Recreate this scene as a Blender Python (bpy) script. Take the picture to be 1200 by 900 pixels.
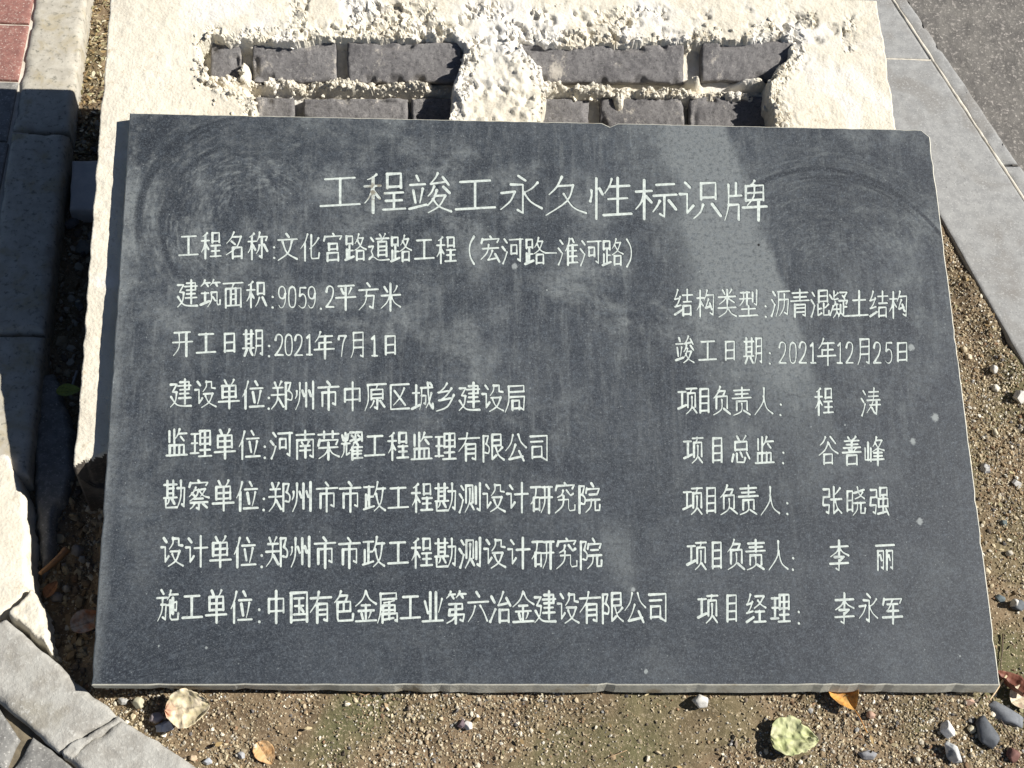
import bpy, bmesh, math, random
import numpy as np
from mathutils import Vector, Matrix, geometry

S = bpy.context.scene
for o in list(bpy.data.objects): bpy.data.objects.remove(o)
R_ = math.radians

# ------------------------------------------------------------------ camera
TAU = R_(13)                      # slope of the plaque above the ground
ZB = .030                         # height of the plaque's lower edge (top face) above the ground
FPX = 1700.0                      # focal length in photo pixels (photo 1200 x 900)
CAM = np.array([0.2929937, -0.49772489, 1.39234605])
W_ = np.array([-0.55508994, 0.07909521, 0.01298147])
def _rot(w):
    th = np.linalg.norm(w); k = w/th
    K = np.array([[0, -k[2], k[1]], [k[2], 0, -k[0]], [-k[1], k[0], 0]])
    return np.eye(3)+math.sin(th)*K+(1-math.cos(th))*K@K
RW = _rot(W_)
cd = bpy.data.cameras.new('camera'); cam = bpy.data.objects.new('camera', cd)
S.collection.objects.link(cam); S.camera = cam
cd.sensor_width = 36; cd.lens = 36*FPX/1200; cd.clip_start = .02; cd.clip_end = 500
M4 = np.eye(4); M4[:3, :3] = RW.T; M4[:3, 3] = CAM
cam.matrix_world = Matrix(M4.tolist())

# ------------------------------------------------------------------ sky, sun, exposure
SUN_EL, SUN_AZ = R_(42), R_(-2)   # azimuth from +X, slightly on the viewer's side
wd = bpy.data.worlds.new('World'); S.world = wd; wd.use_nodes = True
nt = wd.node_tree; bg = nt.nodes['Background']
sk = nt.nodes.new('ShaderNodeTexSky'); sk.sky_type = 'NISHITA'; sk.sun_disc = False
sk.sun_elevation = SUN_EL; sk.sun_rotation = R_(90)-SUN_AZ; sk.altitude = 1500; sk.air_density = .6; sk.dust_density = .8; sk.ozone_density = .3
nt.links.new(sk.outputs[0], bg.inputs[0]); bg.inputs[1].default_value = .05
ld = bpy.data.lights.new('sun', 'SUN'); ld.energy = 5.0; ld.angle = R_(.5); ld.color = (1, .965, .905)
sun = bpy.data.objects.new('sun', ld); S.collection.objects.link(sun)
sv = Vector((math.cos(SUN_EL)*math.cos(SUN_AZ), math.cos(SUN_EL)*math.sin(SUN_AZ), math.sin(SUN_EL)))
sun.rotation_euler = sv.to_track_quat('Z', 'Y').to_euler(); sun.location = sv*5
S.view_settings.view_transform = 'Standard'; S.view_settings.look = 'None'
S.view_settings.gamma = 1; S.view_settings.exposure = .62
S.cycles.use_denoising = True; S.cycles.max_bounces = 5

# ------------------------------------------------------------------ geometry helpers
def at(px, py, z=0.0):
    """photo pixel -> world point on the horizontal plane at height z"""
    d = RW.T@np.array([(px-600)/FPX, -(py-450)/FPX, -1.]); return CAM+d*((z-CAM[2])/d[2])
ct, st = math.cos(TAU), math.sin(TAU)
P0 = np.array([0, 0, ZB]); NU = np.array([1., 0, 0]); NV = np.array([0, ct, st]); NN = np.array([0, -st, ct])
def uv(px, py, w=0.0):
    """photo pixel -> (u, v) on the plane w metres off the plaque's face"""
    d = RW.T@np.array([(px-600)/FPX, -(py-450)/FPX, -1.]); p0 = P0+NN*w
    q = CAM+d*(((p0-CAM)@NN)/(d@NN)); return np.array([(q-P0)@NU, (q-P0)@NV])
def world(u, v, w):
    u = np.asarray(u, float)[..., None]; v = np.asarray(v, float)[..., None]; w = np.asarray(w, float)[..., None]
    return P0+u*NU+v*NV+w*NN
def _h(ix, iy, s):
    n = (ix.astype(np.int64)*374761393+iy.astype(np.int64)*668265263+s*1442695041) & 0xffffffff
    n = ((n ^ (n >> 13))*1274126177) & 0xffffffff
    return ((n ^ (n >> 16)) & 0xffff)/65535.0
def vn(x, y, s=0):
    x = np.asarray(x, float); y = np.asarray(y, float)
    ix = np.floor(x); iy = np.floor(y); fx = x-ix; fy = y-iy; fx = fx*fx*(3-2*fx); fy = fy*fy*(3-2*fy)
    a = _h(ix, iy, s); b = _h(ix+1, iy, s); c = _h(ix, iy+1, s); d = _h(ix+1, iy+1, s)
    return (a*(1-fx)+b*fx)*(1-fy)+(c*(1-fx)+d*fx)*fy
def fbm(x, y, s=0, o=4):
    r = 0; a = .5
    for i in range(o): r = r+a*(vn(x, y, s+i*17)-.5)*2; x = x*2.03+7.1; y = y*2.03+3.3; a *= .5
    return r
def worley(x, y, s=0):
    ix = np.floor(x); iy = np.floor(y); d = np.full(np.shape(x), 9.); idv = np.zeros(np.shape(x))
    for dx in (-1, 0, 1):
        for dy in (-1, 0, 1):
            cx = ix+dx; cy = iy+dy; px = cx+_h(cx, cy, s+1); py = cy+_h(cx, cy, s+2)
            e = np.hypot(px-x, py-y); k = e < d; d = np.where(k, e, d); idv = np.where(k, _h(cx, cy, s+3), idv)
    return d, idv
def chipnoise(x, y, s=0):
    """angular fragments: every cell is a small plane of its own height and tilt"""
    ix = np.floor(x); iy = np.floor(y); d = np.full(np.shape(x), 9.); r = np.zeros(np.shape(x))
    for dx in (-1, 0, 1):
        for dy in (-1, 0, 1):
            cx = ix+dx; cy = iy+dy; px = cx+_h(cx, cy, s+1); py = cy+_h(cx, cy, s+2); e = np.hypot(px-x, py-y); k = e < d
            t = _h(cx, cy, s+3)+(x-px)*(_h(cx, cy, s+4)-.5)*1.5+(y-py)*(_h(cx, cy, s+5)-.5)*1.5
            d = np.where(k, e, d); r = np.where(k, t, r)
    return r
def sstep(a, b, x): t = np.clip((x-a)/(b-a), 0, 1); return t*t*(3-2*t)
def sdf_poly(X, Y, P):
    """signed distance to a polygon, positive inside"""
    P = np.asarray(P, float); n = len(P); d = np.full(X.shape, 1e9); ins = np.zeros(X.shape, bool)
    for i in range(n):
        a = P[i]; b = P[(i+1) % n]; e = b-a; t = np.clip(((X-a[0])*e[0]+(Y-a[1])*e[1])/(e@e), 0, 1)
        d = np.minimum(d, np.hypot(X-a[0]-t*e[0], Y-a[1]-t*e[1]))
        c = ((a[1] > Y) != (b[1] > Y)) & (X < (b[0]-a[0])*(Y-a[1])/(b[1]-a[1]+1e-12)+a[0]); ins ^= c
    return np.where(ins, d, -d)

def new_mesh(name, V, F, mat=None, smooth=True, tint=None):
    me = bpy.data.meshes.new(name); V = np.asarray(V, np.float32).reshape(-1, 3)
    me.vertices.add(len(V)); me.vertices.foreach_set('co', V.ravel())
    if isinstance(F, np.ndarray):
        k = F.shape[1]; me.loops.add(F.size); me.loops.foreach_set('vertex_index', F.astype(np.int32).ravel())
        me.polygons.add(len(F)); me.polygons.foreach_set('loop_start', np.arange(0, F.size, k, dtype=np.int32))
    else:
        ln = [len(f) for f in F]; me.loops.add(sum(ln))
        me.loops.foreach_set('vertex_index', np.array([i for f in F for i in f], np.int32))
        me.polygons.add(len(F)); me.polygons.foreach_set('loop_start', np.r_[0, np.cumsum(ln)[:-1]].astype(np.int32))
    me.update(calc_edges=True)
    me.polygons.foreach_set('use_smooth', np.full(len(me.polygons), bool(smooth)))
    if tint is not None:
        a = me.color_attributes.new('tint', 'FLOAT_COLOR', 'POINT')
        a.data.foreach_set('color', np.c_[tint, np.ones(len(tint))].astype(np.float32).ravel())
    if mat: me.materials.append(mat)
    return me
def link(o, parent=None, loc=None):
    S.collection.objects.link(o)
    if parent is not None: o.parent = parent
    if loc is not None: o.location = loc
    return o
def tag(o, label=None, cat=None, group=None, kind=None):
    if label: o['label'] = label
    if cat: o['category'] = cat
    if group: o['group'] = group
    if kind: o['kind'] = kind
    return o
def empty(name, loc, rot=(0, 0, 0)):
    o = bpy.data.objects.new(name, None); o.empty_display_size = .05; o.location = loc; o.rotation_euler = rot
    S.collection.objects.link(o); return o
def part(name, V, F, mat, parent, smooth=True, tint=None, local=False):
    """mesh given in world coordinates, under an unrotated parent (local=True: already in the parent's frame)"""
    V = np.asarray(V, float).reshape(-1, 3)
    if parent is not None and not local: V = V-np.array(parent.location)
    return link(bpy.data.objects.new(name, new_mesh(name, V, F, mat, smooth, tint)), parent)
def thing_mesh(name, V, F, mat, smooth=True, tint=None):
    """top-level one-mesh thing with its origin at the bottom of its middle"""
    V = np.asarray(V, float).reshape(-1, 3); c = V.mean(0); c[2] = V[:, 2].min()
    return link(bpy.data.objects.new(name, new_mesh(name, V-c, F, mat, smooth, tint)), None, c)
def gridF(n, m):
    i = np.arange(n-1)[:, None]*m+np.arange(m-1)[None]; i = i.ravel()
    return np.stack([i, i+m, i+m+1, i+1], 1)
def block(corners, nrm, thick, r=.004, amp=.0006, freq=120, edge=.0, res=.004, seed=0, chips=0.):
    """rounded, slightly uneven stone block: four top corners (ordered round), thickness along -nrm"""
    c = np.asarray(corners, float); nrm = np.asarray(nrm, float); nrm = nrm/np.linalg.norm(nrm)
    L = max(np.linalg.norm(c[1]-c[0]), np.linalg.norm(c[2]-c[3])); Wd = max(np.linalg.norm(c[3]-c[0]), np.linalg.norm(c[2]-c[1]))
    n = max(4, int(L/res)); m = max(4, int(Wd/res))
    def ax(n, L):
        t = np.linspace(0, 1, n+1); k = min(.45, r/L); e = np.array([0, .12, .3, .6])*k
        return np.unique(np.round(np.r_[e, t[(t > k*.8) & (t < 1-k*.8)], 1-e], 6))
    s = ax(n, L); t = ax(m, Wd); Sg, T = np.meshgrid(s, t, indexing='ij')
    B = ((1-Sg)*(1-T))[..., None]*c[0]+(Sg*(1-T))[..., None]*c[1]+(Sg*T)[..., None]*c[2]+((1-Sg)*T)[..., None]*c[3]
    if edge:                                            # wobble of the outline
        w = np.minimum(np.minimum(Sg, 1-Sg)*L, np.minimum(T, 1-T)*Wd); f = 1-sstep(0, .012, w)
        B[..., 0] += f*edge*fbm(B[..., 0]*60, B[..., 1]*60, seed+5, 3); B[..., 1] += f*edge*fbm(B[..., 0]*60, B[..., 1]*60, seed+9, 3)
    d = np.minimum(np.minimum(Sg, 1-Sg)*L, np.minimum(T, 1-T)*Wd)
    x, y = B[..., 0], B[..., 1]
    rr = r*(1+.5*fbm(x*40, y*40, seed+3, 2))
    q = np.clip((rr-d)/rr, 0, 1); h = -rr*(1-np.sqrt(np.clip(1-q*q, 0, 1)))
    h = h+amp*fbm(x*freq, y*freq, seed, 4)
    if chips:
        cc = sstep(.55, .8, vn(x*70, y*70, seed+21))*(1-sstep(.002, .012, d)); h = h-chips*cc
    V = B+h[..., None]*nrm; n, m = V.shape[:2]; F = gridF(n, m)
    # orientation
    a = np.cross(V[1, 0]-V[0, 0], V[0, 1]-V[0, 0])@nrm
    ring = [(i, 0) for i in range(n)]+[(n-1, j) for j in range(1, m)]+[(i, m-1) for i in range(n-2, -1, -1)]+[(0, j) for j in range(m-2, 0, -1)]
    top = np.array([i*m+j for i, j in ring]); Vf = V.reshape(-1, 3); k = len(top)
    low = Vf[top]-nrm*thick-((Vf[top]-B.reshape(-1, 3)[top])@nrm)[:, None]*nrm
    i2 = np.arange(k); j2 = (i2+1) % k
    SF = np.stack([top[i2], len(Vf)+i2, len(Vf)+j2, top[j2]], 1)
    V2 = np.r_[Vf, low, low.mean(0)[None]]
    if a < 0: F = F[:, ::-1]; SF = SF[:, ::-1]
    Fl = F.tolist()+SF.tolist()
    cen = len(V2)-1
    Fl += [((cen, len(Vf)+j, len(Vf)+i) if a > 0 else (cen, len(Vf)+i, len(Vf)+j)) for i, j in zip(i2, j2)]
    return V2, Fl
def patch(P, ztop, thick, res=.003, r=.006, amp=.002, freq=60, rag=.004, seed=0, slope=None):
    """irregular lump of mortar filling a polygon (world x, y), rounded to its edge"""
    P = np.asarray(P, float)[:, :2]; x0, y0 = P.min(0)-.01; x1, y1 = P.max(0)+.01
    X, Y = np.meshgrid(np.arange(x0, x1, res), np.arange(y0, y1, res), indexing='ij')
    d = sdf_poly(X, Y, P)+rag*fbm(X*90, Y*90, seed+4, 3)
    q = np.clip((r-d)/r, 0, 1); Z = ztop-thick*(1-np.sqrt(np.clip(1-q*q, 0, 1)))*1.0
    Z = np.where(d < 0, ztop-thick, Z)+amp*fbm(X*freq, Y*freq, seed, 5)
    if slope is not None: Z = Z+slope(X, Y)
    n, m = X.shape; F = gridF(n, m); keep = (d.ravel()[F] > -res*1.2).any(1); F = F[keep]
    V = np.stack([X, Y, Z], -1).reshape(-1, 3); used = np.unique(F); mp = -np.ones(len(V), int); mp[used] = np.arange(len(used))
    return V[used], mp[F]
_t = (1+5**.5)/2
ICO = np.array([(-1, _t, 0), (1, _t, 0), (-1, -_t, 0), (1, -_t, 0), (0, -1, _t), (0, 1, _t), (0, -1, -_t), (0, 1, -_t), (_t, 0, -1), (_t, 0, 1), (-_t, 0, -1), (-_t, 0, 1)])/np.hypot(1, _t)
ICF = np.array([(0, 11, 5), (0, 5, 1), (0, 1, 7), (0, 7, 10), (0, 10, 11), (1, 5, 9), (5, 11, 4), (11, 10, 2), (10, 7, 6), (7, 1, 8), (3, 9, 4), (3, 4, 2), (3, 2, 6), (3, 6, 8), (3, 8, 9), (4, 9, 5), (2, 4, 11), (6, 2, 10), (8, 6, 7), (9, 8, 1)])
def grains(rng, C, size, flat=.7):
    """many small angular grains as one vertex/face array"""
    n = len(C); V = np.repeat(ICO[None], n, 0)*(1+rng.uniform(-.28, .28, (n, 12, 1)))
    V = V*np.stack([rng.uniform(.75, 1.3, n), rng.uniform(.75, 1.3, n), rng.uniform(flat*.7, flat*1.2, n)], -1)[:, None]
    q = rng.normal(size=(n, 4))*[1, .45, .45, 1]; q /= np.linalg.norm(q, axis=1)[:, None]; w, x, y, z = q.T
    Rm = np.stack([1-2*(y*y+z*z), 2*(x*y-z*w), 2*(x*z+y*w), 2*(x*y+z*w), 1-2*(x*x+z*z), 2*(y*z-x*w), 2*(x*z-y*w), 2*(y*z+x*w), 1-2*(x*x+y*y)], -1).reshape(n, 3, 3)
    V = np.einsum('nij,nkj->nki', Rm, V)*size[:, None, None]+C[:, None]
    F = (ICF[None]+12*np.arange(n)[:, None, None]).reshape(-1, 3)
    return V.reshape(-1, 3), F

# ------------------------------------------------------------------ material helper
class Mat:
    def __init__(s, name, rough=.9, spec=.3):
        s.m = bpy.data.materials.new(name); s.m.use_nodes = True; s.t = s.m.node_tree; s.b = s.t.nodes['Principled BSDF']
        s.b.inputs['Roughness'].default_value = rough; s.b.inputs['Specular IOR Level'].default_value = spec
        s.co = s.t.nodes.new('ShaderNodeTexCoord').outputs['Object']
    def n(s, ty, **k):
        x = s.t.nodes.new(ty)
        for a, v in k.items(): setattr(x, a, v)
        return x
    def l(s, a, b): s.t.links.new(a, b)
    def setin(s, sock, v):
        if isinstance(v, bpy.types.NodeSocket): s.l(v, sock)
        else: sock.default_value = v
    def noise(s, scale, detail=4, rough=.6, vec=None, dist=0):
        x = s.n('ShaderNodeTexNoise'); s.l(vec or s.co, x.inputs['Vector']); x.inputs['Scale'].default_value = scale
        x.inputs['Detail'].default_value = detail; x.inputs['Roughness'].default_value = rough; x.inputs['Distortion'].default_value = dist
        return x.outputs['Fac']
    def voro(s, scale, out='Distance', vec=None, rnd=1):
        x = s.n('ShaderNodeTexVoronoi'); s.l(vec or s.co, x.inputs['Vector']); x.inputs['Scale'].default_value = scale
        x.inputs['Randomness'].default_value = rnd; return x.outputs[out]
    def stretch(s, sc, loc=(0, 0, 0), rot=(0, 0, 0)):
        x = s.n('ShaderNodeMapping'); s.l(s.co, x.inputs['Vector']); x.inputs['Scale'].default_value = sc
        x.inputs['Location'].default_value = loc; x.inputs['Rotation'].default_value = rot; return x.outputs[0]
    def ss(s, v, a, b, lo=0., hi=1.):
        x = s.n('ShaderNodeMapRange', interpolation_type='SMOOTHSTEP'); s.l(v, x.inputs['Value'])
        x.inputs['From Min'].default_value = a; x.inputs['From Max'].default_value = b
        x.inputs['To Min'].default_value = lo; x.inputs['To Max'].default_value = hi; return x.outputs[0]
    def m2(s, op, a, b=0., c=None):
        x = s.n('ShaderNodeMath', operation=op); s.setin(x.inputs[0], a); s.setin(x.inputs[1], b)
        if c is not None: s.setin(x.inputs[2], c)
        return x.outputs[0]
    def mix(s, f, a, b, mode='MIX'):
        x = s.n('ShaderNodeMix', data_type='RGBA', blend_type=mode); s.setin(x.inputs['Factor'], f)
        for k, v in ((6, a), (7, b)):
            if isinstance(v, tuple) and len(v) == 3: v = (*v, 1)
            s.setin(x.inputs[k], v)
        return x.outputs[2]
    def bump(s, h, strength=.5, dist=.001, prev=None):
        x = s.n('ShaderNodeBump'); s.l(h, x.inputs['Height']); x.inputs['Strength'].default_value = strength
        x.inputs['Distance'].default_value = dist
        if prev: s.l(prev, x.inputs['Normal'])
        return x.outputs[0]
    def out(s, col, nrm=None, rough=None):
        s.setin(s.b.inputs['Base Color'], (*col, 1) if isinstance(col, tuple) else col)
        if nrm: s.l(nrm, s.b.inputs['Normal'])
        if rough: s.l(rough, s.b.inputs['Roughness'])
        return s.m
    def attr(s, name='tint'): x = s.n('ShaderNodeAttribute', attribute_name=name); return x.outputs['Color']
    def spot(s, cx, cy, rx, ry, rot=0.):
        """1 at a point of the object's own xy plane falling to 0 at radius rx, ry"""
        x = s.n('ShaderNodeMapping', vector_type='TEXTURE'); s.l(s.co, x.inputs['Vector']); x.inputs['Location'].default_value = (cx, cy, 0)
        x.inputs['Rotation'].default_value = (0, 0, rot); x.inputs['Scale'].default_value = (rx, ry, 1)
        g = s.n('ShaderNodeTexGradient', gradient_type='SPHERICAL'); s.l(x.outputs[0], g.inputs[0]); return g.outputs['Fac']
def stone(name, c1, c2, spk=None, scale=30, grain=500, bs=.35, bd=.0008, rough=.9, spots=.0, spotc=(.7, .68, .6), big=None, spec=.25):
    """stone, concrete or earth: two colours blotched, grains, bump"""
    M = Mat(name, rough, spec)
    col = M.mix(M.ss(M.noise(scale, 5, .65), .35, .65), c1, c2)
    if big: col = M.mix(M.ss(M.noise(big[0], 3, .6, dist=.5), .48, .72), col, big[1])
    g = M.noise(grain, 3, .7)
    if spk: col = M.mix(M.ss(g, .52, .72), col, spk)
    if spots: col = M.mix(M.ss(M.voro(grain*.5), spots, spots*.6), col, spotc)
    h = M.m2('ADD', M.m2('MULTIPLY', M.noise(grain*.3, 6, .7), 1.), M.m2('MULTIPLY', g, .5))
    return M.out(col, M.bump(h, bs, bd))

# ---- single-line engraving alphabet: strokes in a 100x100 box, y down; '~' = curved, '@' = component in a box
COMP = {
'he':"~70 2 45 10 20 14|5 32 95 32|50 10 50 100|~48 34 32 58 5 74|58 46 88 64",
'wang':"10 5 90 5|15 48 85 48|50 5 50 95|2 95 98 95",
'kou':"15 8 15 96|15 8 85 8 85 96|15 86 85 86",
'ri':"15 3 15 99|15 3 85 3 85 99|15 48 85 48|15 92 85 92",
'mue':"18 3 18 99|18 3 82 3 82 99|18 33 82 33|18 62 82 62|18 92 82 92",
'mu':"8 28 92 28|50 0 50 100|~48 30 34 56 4 74|60 42 88 58",
'li':"44 0 56 14|8 24 92 24|26 40 38 76|~78 38 70 60 62 78|2 94 98 84",
'jun':"~45 0 35 12 15 26|15 26 78 22|65 10 88 30|~30 34 20 48 5 58|68 36 92 52|~42 44 30 64 5 82|32 58 75 58|~75 58 50 84 5 100|~25 66 50 86 98 100",
'xin':"~12 30 14 42 4 56|74 26 96 40|48 0 48 100",
'sheng':"~30 2 22 20 6 38|20 22 90 22|18 54 84 54|50 0 50 94|2 94 98 94",
'yan':"40 2 72 16|5 34 55 34 55 88 98 68",
'pian':"~22 4 22 60 2 98|64 2 64 34|22 34 92 34|22 58 78 58 78 98",
'bei':"~48 0 42 6 36 10|14 12 14 50|14 12 84 12 84 50|14 30 84 30|14 48 84 48|~48 12 46 40 20 62|2 66 98 66|64 50 64 100",
'mian':"48 0 54 18|10 22 4 70|10 26 94 26 84 62",
'zu':"@kou 0 0 100 38|50 38 50 88|50 60 88 60|18 56 18 92|2 98 98 86",
'ge':"~40 0 28 20 6 36|34 14 76 14|~76 14 50 44 2 60|~26 22 56 46 98 58|@kou 12 60 92 100",
'chuo':"10 8 22 22|3 42 24 40 14 60 22 76 4 90|~6 86 24 84 50 97 99 97",
'shou':"30 0 42 12|~74 0 68 8 60 14|4 20 98 20|~52 20 48 28 40 32|20 34 20 100|20 34 84 34 84 100|20 54 84 54|20 74 84 74|20 94 84 94",
'shui':"30 4 66 18|4 34 42 48|~6 98 40 76 62 54",
'ke':"0 8 100 8|@kou 4 26 62 66|82 8 82 94 66 86",
'zhui':"~34 0 24 24 2 46|22 28 22 100|54 2 66 16|22 26 96 26|22 48 90 48|22 68 90 68|22 92 98 92|58 26 58 92",
'yin':"3 14 32 14 12 42 32 44|~32 44 26 76 2 98|~5 60 26 86 50 96 100 98",
'yu':"14 12 84 12 84 40|0 26 100 26|14 40 84 40|14 56 84 56|4 72 96 72|50 0 50 94",
'zhu':"~22 0 16 30 2 60|16 28 48 28|30 36 38 64|~68 0 62 30 50 60|62 28 98 28|76 36 84 64",
'qi':"4 14 96 14|26 0 26 70|74 0 74 70|26 34 74 34|26 52 74 52|0 70 100 70|34 76 14 98|64 76 86 96",
'yue':"~20 2 20 66 2 98|20 2 86 2 86 96 70 90|20 32 86 32|20 60 86 60",
'ren':"~80 0 50 30 5 54|48 34 48 100",
'guan':"26 0 36 14|~78 0 70 8 62 16|14 22 90 22|2 48 98 48|~52 22 46 70 2 100|58 62 94 94",
'fu':"14 4 14 100|14 4 80 4 52 34|~52 34 92 48 84 68 44 66",
'tu':"8 32 92 32|50 2 50 84|0 94 98 80",
'cheng':"10 18 98 18|~14 18 14 62 0 96|14 46 46 46 44 78 34 74|~60 0 66 50 78 80 98 94|98 94 98 78|~90 38 76 66 50 90|78 2 92 12",
'guang':"48 0 48 38|14 8 26 28|84 6 72 28|2 40 98 40|~34 42 32 74 2 94|62 40 62 86 98 78",
'gen':"16 4 16 94 46 80|16 4 82 4 82 44|16 24 82 24|16 44 82 44|~92 52 74 62 58 68|~38 46 60 78 100 96",
'shen':"2 14 98 14|26 0 26 60|74 0 74 60|26 28 74 28|26 44 74 44|0 60 100 60|14 68 14 95 96 95|~40 62 36 74 26 82|62 66 80 82",
'lik':"10 28 88 28 80 94 60 86|~46 2 44 60 4 98",
'zheng':"4 10 96 10|52 10 52 90|52 48 90 48|20 40 20 92|0 97 98 86",
'pu':"~36 0 26 24 4 46|30 22 98 22|~80 22 60 74 4 100|~22 40 48 80 98 98",
'si':"~50 0 34 18 6 36|6 36 62 32|~80 26 50 50 8 66|8 66 90 60|4 96 96 80",
'gong':"10 6 82 6 82 34|16 34 82 34|16 34 10 62|10 62 82 62 74 94 50 88",
}
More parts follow.
